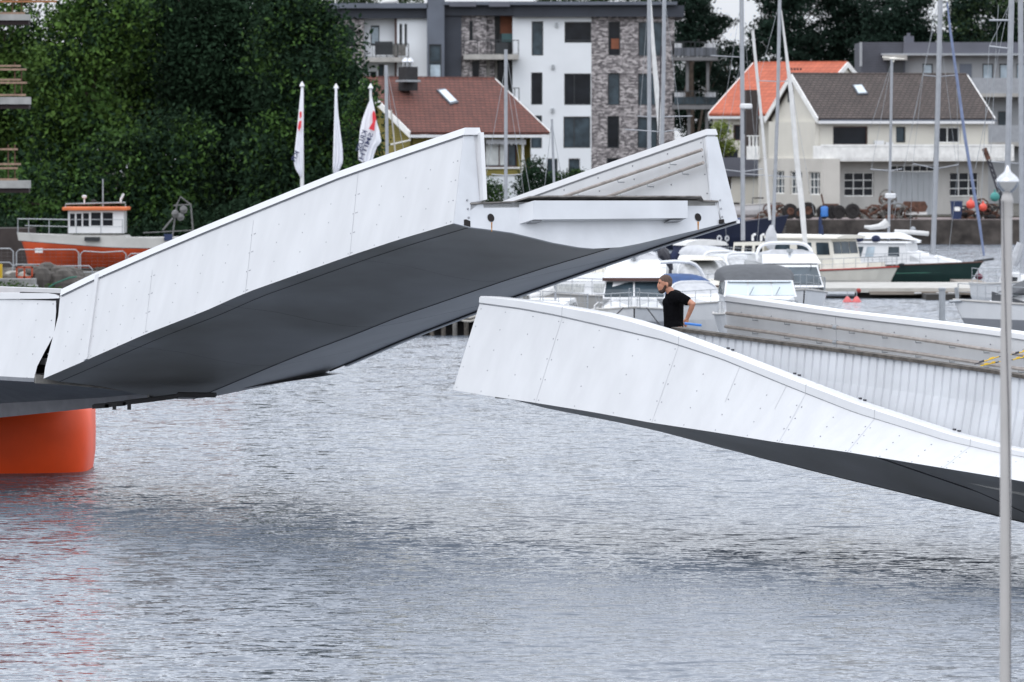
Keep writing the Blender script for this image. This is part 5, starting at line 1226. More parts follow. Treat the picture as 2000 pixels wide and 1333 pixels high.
b.cab('cabin', 'gel_white', [(-1.2, -1.2, .9, .84, .75, 1.2), (1.0, .9, .86, .7, .8, 1.15), (2.6, 2.4, .3, .2, .95, 1.0)]); b.dome('windscreen', 'clear_vinyl', -.9, .9, .90, 1.12, 1.62); b.hoop('windscreen_frame', 'gel_white', .6, 1.1, .9, 1.64, .05, .5); b.hoop('arch', 'gel_white', -.9, 1.1, .9, 1.68, .05, .2)
b.rail(.5, .97, .35, 5)

b = Boat('day_cruiser', 'white motorboat with grey hull and curtained windows left of the big cabin cruiser', 1112, 641, 188, 5.2, 2.0, .95, hull='gel_grey', low='hull_grey', split=.6, flare=.85)
b.cab('cabin', 'gel_white', [(-1.7, -1.6, .8, .74, .95, 1.42), (1.3, 1.1, .78, .66, 1.0, 1.4), (2.0, 1.5, .5, .45, 1.05, 1.3)]); b.side(.08, .36, .3, .85, 'curtain'); b.side(.46, .84, .3, .85, 'curtain')
b.cab('hard_top', 'gel_white', [(-1.2, -1.1, .7, .6, 1.42, 1.66), (.6, .2, .66, .55, 1.42, 1.62)]); b.rail(.05, .97, .5, 8)
mb = MB(); mb.tube([(-2.5, .5, .9), (-2.5, .5, 1.9), (-2.3, .3, 2.0), (-2.3, -.3, 2.0), (-2.5, -.5, 1.9), (-2.5, -.5, .9)], .02, 5); b.part(mb, 'stern_frame', 'galv')
b = Boat('pontoon_ladder_boat', 'low dark grey boat with steel boarding hoops just behind the landing section', 1120, 668, 186, 4.6, 1.9, .42, hull='hull_grey', deckm='gel_grey', flare=.9)
for x, w_ in ((.5, .0), (-.9, .0)):
    mb = MB(); mb.tube([(x + .25, -.7, .4), (x + .22, -.7, 1.0), (x + .12, -.7, 1.08), (x - .2, -.7, 1.06), (x - .28, -.7, .95), (x - .3, -.7, .35)], .022, 6); b.part(mb, 'boarding_hoop', 'gel_white')
mb = MB(); mb.tube([(-.9, -.7, .7), (-.4, -.7, .55), (.3, -.7, .72)], .014, 5); b.part(mb, 'mooring_line', 'rope_pale')
b = Boat('cream_motorboat', 'cream motorboat stern with blue and red fenders, left of the big cabin cruiser', 1183, 606, -92, 5.4, 1.5, .9, hull='gel_cream', deckm='gel_cream', flare=.9)
b.cab('cabin', 'gel_cream', [(-1.8, -1.8, .6, .55, .9, 1.55), (1.2, 1.0, .6, .5, .9, 1.5)]); b.rail(.4, .97, .5, 5)
for y, m_ in ((-.86, 'navy_canvas'), (-1.06, 'bin_navy'), (-.68, 'fender_maroon')):
    mb = MB(); mb.tube([(1.2, y, 1.45), (1.2, y, 1.35), (1.2, y, .75), (1.2, y, .62)], [.03, .075, .075, .03], 8); b.part(mb, 'fender', m_, None, True)
# outboards tilted up
ob = thing('outboard_motor', 'tilted black and navy outboard motors under covers at the edge of the raised leaf', 'motor', P(1300, 545, 188))
mb = MB(); mb.tube([P(1312, 528, 188), P(1306, 510, 188), P(1296, 496, 188), P(1291, 487, 188)], [.05, .13, .2, .14], 9); mb.build('cover', 'chain_black', ob, smooth=True)
mb = MB(); mb.tube([P(1313, 512, 188), P(1316, 502, 188), P(1321, 493, 188)], [.12, .14, .13], 9); mb.build('cowling', 'navy_canvas', ob, smooth=True)
mb = MB(); mb.tube([P(1309, 560, 188), P(1309, 530, 188), P(1312, 508, 188)], .05, 7); mb.build('shaft', 'chain_black', ob)

# --- pilot house boat with red stripe
b = Boat('pilot_house_boat', 'cream pilot house boat with dark red gunwale stripe moored at the floating dock', 1598, 563, -36, 7.2, 2.6, .62, hull='gel_cream', deckm='gel_cream', rub='red_stripe', sheer=.38, bow=3., flare=.88)
b.cab('bulwark', 'gel_cream', [(-3.3, -3.3, 1.1, 1.06, .62, .80), (1.0, 1.0, 1.16, 1.08, .72, .95), (2.6, 2.6, .7, .6, .8, 1.02)])
b.cab('pilot_house', 'gel_cream', [(-1.5, -1.5, .95, .9, .8, 1.9), (1.35, 1.15, .95, .88, .85, 1.9)])
for k, (a, c) in enumerate(((.05, .3), (.42, .66), (.74, .95))): b.side(a, c, .42, .86, 'glass_mid')
b.front(-.9, -.35, .45, .88, 'glass_mid'); b.front(-.3, .3, .45, .88, 'glass_mid'); b.front(.35, .9, .45, .88, 'glass_mid')
b.cab('roof', 'gel_cream', [(-1.8, -1.8, 1.02, .98, 1.9, 1.99), (1.5, 1.5, 1.0, .96, 1.9, 1.98)], crown=.05)
b.cab('aft_cabin', 'gel_cream', [(-3.4, -3.3, .9, .84, .78, 1.72), (-1.9, -1.9, .92, .86, .8, 1.76)])
for a, c in ((.05, .28), (.38, .62), (.72, .95)): b.side(a, c, .4, .85, 'glass_dark')
for x in (-3.2, -2.8, -2.5, -2.2): mb = MB(); mb.tube([(x, .3, 1.76), (x, .3, 1.95), (x + .12, .3, 2.02)], .05, 6); b.part(mb, 'deck_fitting', 'gel_white')
b.rail(.45, .99, .42, 9); mb = MB(); mb.tube([(0, -1.33, .9), (.5, -1.5, .3), (1.2, -1.7, .2)], .02, 5); b.part(mb, 'mooring_line', 'rope_dark')
mb = MB(); mb.ball((-1.3, -1.5, .42), .16, 8, sq=(1.6, .8, .8)); b.part(mb, 'fender', 'rubber')
mb = MB(); mb.tube([P(1607, 460, 229), P(1606, 440, 229)], .03, 6); mb.build('exhaust_pipe', 'bin_navy', b.root)

# --- green ketch
b = Boat('green_ketch', 'dark green ketch with white deckhouse, bowsprit and two masts', 1732, 553, -22, 7.9, 2.3, .66, hull='hull_green', deckm='gel_white', rub='brown_trim', sheer=.30, bow=2.4, flare=.85)
D_ = b.p.y
b.cab('deckhouse', 'gel_white', [(-1.4, -1.1, .82, .74, .66, 1.56), (1.1, 1.0, .82, .74, .7, 1.56)], crown=.04)
b.side(.03, .2, .42, .86, 'glass_mid'); b.side(.27, .42, .42, .86, 'glass_pale'); b.side(.68, .88, .42, .86, 'glass_mid')
b.cab('coachroof', 'gel_white', [(1.0, 1.0, .8, .7, .7, 1.3), (2.0, 1.9, .66, .55, .75, 1.1), (3.1, 2.9, .35, .25, .8, .9)]); b.side(.2, .75, .3, .7, 'clear_vinyl')
b.cab('hard_top', 'gel_white', [(-1.3, -1.3, .85, .8, 1.58, 1.64), (1.15, 1.1, .85, .8, 1.58, 1.64)])
b.cab('dinghy', 'gel_white', [(-1.2, -1.1, .5, .3, 1.72, 1.92), (.6, .6, .5, .32, 1.76, 1.94), (1.4, 1.0, .2, .15, 1.66, 1.8)], crown=.05)
for x in (-.9, -.2): mb = MB(); mb.ball((x, -.75, 1.74), .15, 8, sq=(1.3, 1, 1)); b.part(mb, 'fender', 'navy_canvas', None, True)
mb = MB(); mb.tube([(3.6, 0, .88), (4.4, 0, .98)], .05, 7); b.part(mb, 'bowsprit', 'frame_dark'); b.rail(.1, .97, .45, 10)
mb = MB(); f_ = [(-3.8 + 7.4 * k / 12, -(b.hb(k / 12) * .965 + .012), b.zs(k / 12) * .55) for k in range(12)]; mb.tube(f_, .014, 4); b.part(mb, 'hull_line', 'rope_green')
for x in (-.1, .9): mb = MB(); mb.tube([(x, -1.16, .76), (x + .2, -1.15, .77)], .05, 6); b.part(mb, 'hawse', 'frame_dark')
spar(b.root, 'mast', 'alu', [(1838, -60), (1833, 160), (1828, 330), (1822, 505)], D_ - .3, .10)
spar(b.root, 'mizzen_mast', 'alu', [(1742, 112), (1739, 300), (1735, 480)], D_ + .6, .055)
for q in ((1783, 320, 1829, 330), (1829, 330, 1872, 322), (1700, 331, 1739, 334), (1739, 334, 1762, 330), (1803, 147, 1833, 150), (1833, 150, 1868, 147)): spar(b.root, 'spreader', 'alu', [q[:2], q[2:]], D_, .02)
stays(b.root, [((1742, 120), (1702, 331)), ((1838, -20), (1803, 148)), ((1803, 148), (1783, 320)), ((1783, 320), (1775, 520)), ((1868, 147), (1872, 322)), ((1872, 322), (1850, 520)), ((1742, 120), (1700, 250)), ((1822, 60), (1780, 250)), ((1828, 20), (1745, 430)), ((1836, 60), (1870, 340))], D_)
mb = MB(); mb.tube([P(x, y, D_ - .4) for x, y in ((1850, 5), (1856, 60), (1870, 160), (1885, 270), (1900, 360), (1912, 430), (1922, 500))], [.03, .05, .06, .065, .065, .06, .04], 7); mb.build('furled_sail', 'blue_sail', b.root, smooth=True)
mb = MB(); mb.tube([P(x, y, D_) for x, y in ((1747, 453), (1780, 454), (1814, 457))], .09, 8); mb.build('boom_cover', 'white_canvas', b.root, smooth=True)
mb = MB(); mb.tube([P(x, y, D_) for x, y in ((1688, 443), (1700, 445), (1716, 443), (1726, 440), (1734, 434))], [.05, .09, .11, .16, .18], 8); mb.build('sail_cover', 'white_canvas', b.root, smooth=True)
mb = MB(); mb.lathe(P(1739, 388, D_), [(.1, 0), (.22, .02), (.22, .17), (.17, .2)], 12); mb.build('radar_dome', 'gel_white', b.root, smooth=True)
mb = MB(); mb.lathe(P(1745, 117, D_), [(.03, -.1), (.05, 0), (.17, .03), (.14, .08), (.03, .1)], 12); mb.tube([P(1723, 112, D_), P(1766, 116, D_)], .03, 5); mb.build('masthead_light', 'gel_cream', b.root)
mb = MB(); mb.tube([P(1818, 500, D_), P(1822, 492, D_), P(1826, 490, D_)], .12, 7); mb.build('sail_bag', 'chain_black', b.root)
mb = MB(); mb.ball(P(1912, 541, D_ - 1), .16, 10, sq=(1, 1, .8)); mb.tube([P(1908, 515, D_ - 1), P(1912, 538, D_ - 1)], .012, 4); mb.build('fender', 'fender_maroon', b.root, smooth=True)

# --- sailing boat at the right edge
b = Boat('sailing_boat', 'grey white sailing boat with grey spray hood at the right edge behind the flagpole', 2095, 655, 192, 7.2, 2.4, .78, hull='gel_white', rub='gel_grey', low='hull_grey', split=.5, flare=.85)
D_ = b.p.y
b.cab('coachroof', 'gel_white', [(-1.0, -1.0, .9, .8, .78, 1.30), (1.6, 1.5, .8, .66, .84, 1.24), (2.6, 2.3, .3, .25, .95, 1.0)]); b.side(.2, .9, .35, .8, 'glass_mid', i=0)
b.dome('spray_hood', 'grey_canvas', -.9, 2.1, .92, 1.24, 1.98); b.dome('hood_window', 'pale_sky_glass', -.3, 1.75, .955, 1.26, 1.80)
b.rail(.3, .98, .48, 7)
mb = MB(); mb.tube([(3.4, .12, 1.02), (3.75, .1, 1.0)], .05, 6); mb.tube([(3.45, -.1, 1.05), (3.5, -.1, 1.4)], .05, 6); b.part(mb, 'anchor_roller', 'galv')
mb = MB(); mb.loft([[(2.6, .5, 1.02), (2.6, .5, 1.3), (2.4, .45, 1.02)], [(1.7, .75, .98), (1.72, .75, 1.0), (1.6, .7, .98)]]); b.part(mb, 'deck_cover', 'grey_canvas')
spar(b.root, 'mast', 'alu', [(1977, -60), (1972, 150), (1968, 330), (1966, 560)], D_, .085)
spar(b.root, 'spreader', 'alu', [(1932, 40), (1976, 40)], D_, .03); spar(b.root, 'spreader', 'alu', [(1932, 91), (1975, 96)], D_, .03)
stays(b.root, [((1976, 0), (1932, 91)), ((1932, 91), (1916, 400)), ((1976, -20), (1905, 330)), ((1950, 10), (1935, 300))], D_)
mb = MB(); mb.tube([P(1994, 475, D_ + 3), P(1986, 500, D_ + 3), P(1980, 520, D_ + 3)], [.12, .16, .1], 8); mb.build('sail_bundle', 'light_canvas', b.root, smooth=True)
b = sail('sailing boat whose pale mast runs along the right edge of the photo', 2010, 205, -80)
rig(b, 205, [(1993, -60), (1995, 300), (1997, 560)], [(1935, 316, 1995, 320)], (), .09)

# --- navy and white hulls by the far quay
b = Boat('navy_boat', 'high dark navy hull with small white marks behind the bridge end', 1370, 488, -14, 9.0, 3.0, 1.0, hull='hull_navy', rub='hull_navy', deckm='bin_navy', sheer=.75, bow=2.6, flare=.7)
for x, s_ in ((1405, .13), (1420, .11)):
    mb = MB(); c = P(x, 466, 306.2)
    mb.loft([[c + Vector((s_ * math.cos(a) * k, 0, s_ * 1.3 * math.sin(a) * k)) for a in [i * math.pi / 5 for i in range(10)]] for k in (1, .55)], True, False); mb.build('hull_marking', 'gel_white', b.root)
mb = MB(); mb.box((0, 0, 1.25), (4, 2, .7)); b.part(mb, 'wheelhouse', 'blue_canvas')
b = Boat('small_white_boat', 'small white boat hull laid up on the quay beside the cream gable', 1462, 420, -8, 3.2, 1.3, .5, z=331, flare=.8, keel=-.1, group=None)
cl = MB(); cl.box((-.9, 0, .6), (.8, .7, .12)); cl.tube([(.2, .2, .5), (.2, .2, .9), (.8, .2, .9)], .04, 5); b.part(cl, 'engine_cover', 'rubber')

# --- orange fishing boat on the left shore
DF = 250
fbt = thing('fishing_boat', 'fishing boat with orange hull, white bulwark and orange wheelhouse roof laid up ashore', 'boat', P(220, 522, DF))
def zz(y, D=DF): return HC - (y - HOR) * D / FPX if False else P(0, y, D).z
xs_ = [33, 45, 70, 110, 160, 210, 248, 252, 300, 360, 430, 470]
top_ = [454, 455.5, 457, 458.5, 459, 459.5, 460, 464, 464, 463, 461, 460]
mid_ = [470, 470.5, 472, 474.5, 478, 481.5, 483, 483, 484, 484, 482, 480]
bot_ = [474, 518, 521, 521, 523, 524, 524, 524, 524, 523, 520, 515]
hw_ = [.04, .35, .75, 1.15, 1.4, 1.5, 1.5, 1.5, 1.5, 1.45, 1.3, 1.2]
mb = MB(); rings = []
for i, x in enumerate(xs_):
    sl = 1 - min(1, i / 3.); X = lambda xp: P(xp, 400, DF).x
    c = lambda y, k, dx: Vector((X(x + dx * sl), DF + hw_[i] * k, zz(y, DF)))
    t_, m_, b_ = top_[i], mid_[i], bot_[i]
    f = [c(t_, -1, 0), c(m_, -.97, 3), c(m_ + 1.2, -.97, 3), c((m_ + b_) / 2, -.8, 9), c(b_, -.5, 15)]
    g = [c(b_, .5, 15), c((m_ + b_) / 2, .8, 9), c(m_ + 1.2, .97, 3), c(m_, .97, 3), c(t_, 1, 0)]
    rings.append(f + g)
mb.loft(rings, True, True, [0, 1, 2, 2, 2, 2, 2, 1, 0, 0])
mb.build('hull', ['gel_grey2', 'frame_dark', 'orange_hull'], fbt, smooth=True)
FX = Fac(190, 440, DF, 0, .95)
WF = [(136, 417, 147, 443), (148.5, 417, 160, 443), (161.5, 416, 174.5, 443), (177, 415, 197.5, 442), (200, 415, 221, 442)]
mb = MB(); FX.wall(mb, 133, 411, 242, 456, WF, thick=1.9, depth=.05)
FX.bx(mb, 132.5, 411, 133.5, 456, -1.9, 0); wh = mb.build('wheelhouse', 'gel_white', fbt)
for w_ in WF: FX.window(fbt, *w_, frame='gel_white', depth=.06, fw=.012, glass='glass_dark', inner=None)
mb = MB(); FX.bx(mb, 122, 405, 249, 411.5, -2.1, .2); mb.build('wheelhouse_roof', 'orange_trim', fbt, bevel=.03)
mb = MB()
def fxl(mb, pts, r=.018, d=0): mb.tube([FX.pt(*FX.hit(x, y), d) for x, y in pts], r, 5)
fxl(mb, [(128, 405), (128, 399), (245, 396), (245, 404)], .03); fxl(mb, [(201, 404), (201, 350)], .03); mb.build('antenna', 'galv', fbt)
mb = MB(); c = FX.pt(*FX.hit(163, 388), -.5); mb.lathe(c, [(.03, -.25), (.03, 0), (.09, .02), (.1, .1), (.05, .13)], 8); mb.build('navigation_light', 'gel_white', fbt)
mb = MB(); mb.ball(FX.pt(*FX.hit(182, 396), -.3), .13, 8); mb.build('horn', 'rubber', fbt)
mb = MB(); fxl(mb, [(235, 398), (235, 390), (241, 379)], .05, -.3); mb.build('searchlight', 'gel_white', fbt)
mb = MB(); fxl(mb, [(35, 428), (60, 428), (136, 429.5)], .025, .3); fxl(mb, [(50, 441), (136, 443)], .02, .3); fxl(mb, [(36, 428), (36, 456)], .02, .3)
for x in (57, 97, 150, 198, 240): fxl(mb, [(x, 429), (x, 456)], .02, .3)
fxl(mb, [(136, 429), (242, 429)], .015, .3); fxl(mb, [(136, 443), (242, 443)], .012, .3); mb.build('guard_rail', 'galv', fbt)
mb = MB(); FX.bx(mb, 167, 463, 197, 470.5, .52, .62); mb.build('freeing_port', 'frame_dark', fbt)
mb = MB(); FX.bx(mb, 69, 485, 84, 494, .02, .2); mb.build('hull_patch', 'gel_white', fbt)
mb = MB(); fxl(mb, [(335, 470), (345, 400), (352, 385), (372, 400), (378, 470)], .035, -.2); fxl(mb, [(338, 402), (372, 400)], .03, -.2); fxl(mb, [(318, 450), (338, 426)], .04, 0); fxl(mb, [(280, 455), (420, 448)], .02, .2)
for x, y in ((342, 418), (352, 424), (358, 410)): mb.ball(FX.pt(*FX.hit(x, y), -.1), .17, 7)
mb.build('net_gallows', 'galv_dark', fbt)
mb = MB(); FX.bx(mb, 322, 457, 338, 470, .5, .62); mb.build('net_bin', 'bin_navy', fbt)
for x in (110, 200, 300): mb = MB(); mb.box(P(x, 526, DF) - Vector((0, 0, .12)), (.4, 2.2, .45)); tag(mb.build('keel_block', 'dark_timber'), 'dark timber block %s under the keel of the orange fishing boat' % {110: 'nearest the bow', 200: 'amidships', 300: 'nearest the stern'}[x], 'block', 'keel blocks')
# ------------------------------------------------------------------ docks, buoys
dk = thing('floating_dock', 'long pale floating dock before the red striped boat and green ketch', 'dock', G(1760, 584))
D0 = 219.0
def span(mb, x0, x1, D, dd, z0, z1): mb.obox((P(x0, 500, D).x, D, z0), (P(x1, 500, D).x - P(x0, 500, D).x, 0, 0), (0, dd, 0), (0, 0, z1 - z0))
mb = MB(); span(mb, 1560, 1942, D0, 9, .20, .36); mb.build('deck_slab', 'concrete_pale', dk)
mb = MB(); span(mb, 1700, 1945, D0 - .5, .5, .14, .25); mb.build('edge_beam', 'deck_wood', dk)
mb = MB(); span(mb, 1560, 1940, D0 + .3, 8, -.3, .20); mb.build('float', 'concrete_dark', dk)
mb = MB(); span(mb, 1809, 1877, D0 - 2.6, 2.8, -.3, .2); mb.build('float', 'concrete_dark', dk)
mb = MB(); mb.tube([(P(1596, 500, D0).x, D0 - .4, .16), (P(1668, 500, D0).x, D0 - .4, .16)], .085, 8); mb.build('grey_pipe', 'galv', dk)
for x in (1786, 1829, 1852): mb = MB(); span(mb, x, x + 14, D0 - .56, .05, .18, .23); mb.build('white_edge_mark', 'white_canvas', dk)
mb = MB(); span(mb, 1878, 1932, D0 + 10, 6, .1, .3); mb.build('walkway', 'deck_wood', dk)
pl = MB(); g = G(1840, 628); pl.lathe((g.x, g.y, -.5), [(.10, 0), (.10, .6), (.10, 1.47), (.12, 1.48), (.12, 1.54), (.02, 1.56)], 14); tag(pl.build('mooring_pile', 'galv', smooth=True), 'grey steel mooring pile standing in the water before the floating dock', 'pile')
for x, l in ((1655, 'left one of the two pink red cone buoys by the dock'), (1673, 'right one of the two pink red cone buoys by the dock')):
    g = G(x, 590.5); by = thing('mooring_buoy', l, 'buoy', g, 'mooring buoys'); mb = MB(); mb.lathe((g.x, g.y, -.1), [(.05, 0), (.17, .04), (.165, .13), (.10, .22), (.045, .29), (.02, .3)], 14); mb.build('float', 'buoy_pink', by, smooth=True)
    mb = MB(); mb.tube([(g.x, g.y, .18), (g.x, g.y, .38)], .018, 6); mb.build('rod', 'galv', by)
mb = MB(); mb.ball(P(1677, 568, 218), .09, 8); tag(mb.build('small_float', 'red_stripe'), 'small dark red ball float hanging on the dock edge', 'float')
# timber pier behind the bridge opening
pr = thing('timber_pier', 'dark timber pier on piles seen in shadow between the two bridge halves', 'pier', G(860, 662))
mb = MB()
x0, x1 = P(700, 600, 178).x, P(1010, 600, 178).x
mb.obox((x0, 178, .42), (x1 - x0, 0, 0), (0, 7, 0), (0, 0, .16)); mb.build('pier_deck', 'dark_timber', pr)
mb = MB(); mb.obox((x0, 178.5, -.6), (x1 - x0, 0, 0), (0, .2, 0), (0, 0, 1.0)); mb.build('fender_boards', 'rubber', pr)
for i in range(14):
    x = x0 + .15 + (x1 - x0 - .3) * i / 13; mb = MB(); mb.tube([(x, 178, -.6), (x, 178, .45)], .07, 7); mb.build('pile', 'weathered' if i in (8, 12) else 'dark_timber', pr)
for y in (618, 625):
    mb = MB(); mb.tube([P(895, y - 3, 177.6), P(905, y + 2, 177.6), P(918, y + 3, 177.6), P(935, y - 2, 177.6)], .035, 6); mb.build('rope', 'rope_pale', pr)

# ------------------------------------------------------------------ gear on the far quay
def wheel(mb, c, r, w_, ax, mi=0):
    c = Vector(c); ax = Vector(ax).normalized(); u = ax.cross(UP).normalized()
    ring = lambda rr, d: [c + ax * d + (u * math.cos(a) + UP * math.sin(a)) * rr for a in [2 * math.pi * k / 16 for k in range(16)]]
    mb.loft([ring(r * .55, -w_ / 2), ring(r * .93, -w_ / 2), ring(r, -w_ / 4), ring(r, w_ / 4), ring(r * .93, w_ / 2), ring(r * .55, w_ / 2), ring(r * .5, w_ / 3)], True, True, mi)
QD = 329.5; ZQ = 1.32
for px, r, l in ((1543, .42, 'dark round trailer wheel standing below the gable windows, the left one'), (1577.5, .46, 'dark round trailer wheel standing below the gable windows, the right one'), (1560, .30, 'smaller brown wheel between the two big ones below the gable')):
    c = P(px, 400, QD); c.z = ZQ + r; t = thing('trailer_wheel', l, 'wheel', Vector((c.x, c.y, ZQ)), 'wheels on the quay')
    mb = MB(); wheel(mb, c, r, .28, (.25, -1, 0)); mb.build('tyre', 'rubber', t); mb = MB(); wheel(mb, c + Vector((0, -.03, 0)), r * .5, .3, (.25, -1, 0)); mb.build('rim', 'rusty', t)
def trailer(label, pxs, r):
    a = P(pxs[0], 400, QD).x; t = thing('boat_trailer', label, 'trailer', Vector((a, QD, ZQ)), 'trailers on the quay')
    for px in pxs:
        c = P(px, 400, QD); c.z = ZQ + r; mb = MB(); wheel(mb, c, r, .25, (.2, -1, 0)); mb.build('wheel', 'rubber', t)
    b_ = P(pxs[-1], 400, QD).x; mb = MB(); mb.tube([(a - .3, QD + .3, ZQ + r * 1.2), (b_ + .6, QD + .3, ZQ + r * 1.1), (b_ + 1.4, QD + .3, ZQ + .25)], .07, 6); mb.box(((a + b_) / 2, QD + .3, ZQ + r * 1.75), (b_ - a, .7, .3)); mb.build('frame', 'rusty', t)
trailer('rusty low trailer with dark wheels beside the blue tank', (1608, 1625, 1638), .38); trailer('rusty trailer with one dark wheel under the left workshop window', (1665,), .42)
mb = MB(); c = P(1610, 420, 329); mb.lathe((c.x, c.y, ZQ), [(.17, .12), (.2, .16), (.2, .62), (.16, .68), (.05, .7)], 12); tag(mb.build('blue_drum', 'blue_plastic', smooth=True), 'bright blue drum on the quay at the corner of the boathouse', 'drum')
mb = MB(); mb.tube([P(1604, 379, 329), P(1609, 402, 329)], .05, 6); tag(mb.build('leaning_pole', 'rusty'), 'short rusty pole leaning behind the blue drum', 'pole')
rg = random.Random(9)
def heap(name, label, cat, x0, x1, h, m, n, D=330, k=.28):
    mb = MB(); ax = P(x0, 400, D).x; bx = P(x1, 400, D).x; mid = (ax + bx) / 2; hw = (bx - ax) / 2
    for i in range(n):
        x = rg.uniform(ax, bx); q = 1 - abs(x - mid) / hw; z = ZQ + rg.uniform(0, h * max(.25, q)); y = D + rg.uniform(-.6, .8)
        if i % 3 == 0: mb.tube([(x, y, z), (x + rg.uniform(-.9, .9), y + rg.uniform(-.2, .2), z + rg.uniform(-.3, .5))], rg.uniform(.03, .07), 5, i % 2)
        elif i % 3 == 1:
            c = Vector((x, y, z + .1)); rr = rg.uniform(.2, .42); a0 = rg.uniform(-.5, .5); mb.tube([c + Vector((rr * math.cos(a), rr * math.sin(a) * .5 * a0, rr * math.sin(a))) for a in [j * math.pi / 5 for j in range(10)]], .045, 5, i % 2)
        else: mb.ball((x, y, z), k * rg.uniform(.5, 1), 6, i % 2, (1.2, .8, .7))
    return tag(mb.build(name, m), label, cat)
heap('scrap_heap', 'heap of rusty anchors, chains and tangled gear before the workshop door', 'scrap heap', 1690, 1780, 1.3, ['rusty', 'weathered'], 70)['kind'] = 'stuff'
heap('net_pile', 'dark pile of fishing gear below the right workshop window', 'gear pile', 1868, 1960, 1.0, ['rubber', 'rusty'], 60)['kind'] = 'stuff'
heap('gear_pile', 'brown cluttered gear at the foot of the cream gable', 'gear pile', 1488, 1535, 1.0, ['rusty', 'weathered'], 40)['kind'] = 'stuff'
for px, py, r, m, l in ((1896, 400, .25, 'buoy_red', 'big orange red ball fender left of the crane'), (1920, 405, .22, 'buoy_red', 'orange red ball fender right beside the crane foot'), (1943, 385, .26, 'teal', 'teal green ball fender hanging by the crane')):
    mb = MB(); c = P(px, py, 328.6); mb.ball(c, r, 12); mb.tube([c + UP * r * .9, c + UP * r * 1.5], .05, 6); tag(mb.build('ball_fender', m, smooth=True), l, 'fender', 'ball fenders on the quay')
bn = thing('wheelie_bin', 'dark navy wheelie bin below the right workshop window', 'bin', P(1868, 424, 329)); mb = MB(); c = P(1868, 400, 329); c.z = ZQ
mb.loft([[c + Vector((sx * .24, sy * .26, 0)) for sx, sy in ((-1, -1), (1, -1), (1, 1), (-1, 1))], [c + Vector((sx * .3, sy * .33, .9)) for sx, sy in ((-1, -1), (1, -1), (1, 1), (-1, 1))]]); mb.build('body', 'bin_navy', bn)
mb = MB(); mb.box(c + Vector((0, 0, .94)), (.64, .7, .07)); mb.build('lid', 'bin_navy', bn); mb = MB(); mb.box(c + Vector((.02, -.33, .55)), (.3, .03, .22)); mb.build('sticker', 'frame_white', bn)
mb = MB(); c = P(1786, 412, 330); c.z = ZQ + .3; mb.box(c, (1.3, .9, .14)); tag(mb.build('pallet', 'white_canvas'), 'pale pallet under a brown bundle on the quay', 'pallet')
mb = MB(); c = P(1786, 405, 330); c.z = ZQ + .66; mb.loft([[c + Vector((sx * w_, sy * .4, z)) for sx, sy in ((-1, -1), (1, -1), (1, 1), (-1, 1))] for w_, z in ((.55, -.3), (.7, 0), (.55, .28))]); tag(mb.build('gear_bundle', 'rusty'), 'brown bundle of gear lying on the pale pallet', 'bundle')
cr_ = thing('quay_crane', 'thin black and rusty crane boom leaning over the right end of the boathouse balcony', 'crane', P(1958, 430, 329))
mb = MB(); mb.tube([P(1922, 290, 329), P(1931, 312, 329)], .14, 7); mb.build('boom_head', 'rusty', cr_)
mb = MB()
for o in (-3, 3): mb.tube([P(1931 + o, 312, 329), P(1952 + o, 375, 329)], .05, 5)
for k in range(6):
    a, b2 = P(1931 - 3 + k * 3.6, 312 + k * 10.5, 329), P(1931 + 3 + (k + 1) * 3.4, 312 + (k + 1) * 10.3, 329); mb.tube([a, b2], .03, 4)
mb.tube([P(1954, 375, 329), P(1958, 430, 329)], .12, 7); mb.build('boom', 'chain_black', cr_)
mb = MB(); mb.tube([P(1602, 462, 326.9), P(1602, 424, 326.9)], .10, 6); tag(mb.build('quay_ladder', 'bin_navy'), 'dark blue ladder strip on the quay wall below the blue drum', 'ladder')
for px, l in ((1783, 'round pale fender on the quay wall near the ketch masts'),):
    mb = MB(); mb.ball(P(px, 449, 326.6), .17, 8); tag(mb.build('wall_fender', 'galv'), l, 'fender')
# slip with braces beside the navy hull
sl_ = thing('slipway_frame', 'dark open timber jetty with crossed grey braces left of the far quay', 'jetty', P(1480, 478, 322))
mb = MB(); mb.obox((P(1420, 430, 322).x, 322, 1.1), (P(1535, 430, 322).x - P(1420, 430, 322).x, 0, 0), (0, 5, 0), (0, 0, .2)); mb.build('jetty_deck', 'dark_timber', sl_)
for a, b2, m in (((1452, 436), (1488, 462), 'galv'), ((1484, 450), (1484, 480), 'rusty'), ((1460, 435), (1460, 480), 'dark_timber'), ((1506, 435), (1506, 480), 'dark_timber'), ((1530, 435), (1530, 480), 'dark_timber')):
    mb = MB(); mb.tube([P(*a, 321.8), P(*b2, 321.8)], .09, 6); mb.build('brace', m, sl_)
for i in range(7):
    mb = MB(); mb.tube([P(1488, 438 + i * 5, 322.5), P(1535, 438 + i * 5, 322.5)], .05, 5); mb.build('plank', 'weathered', sl_)

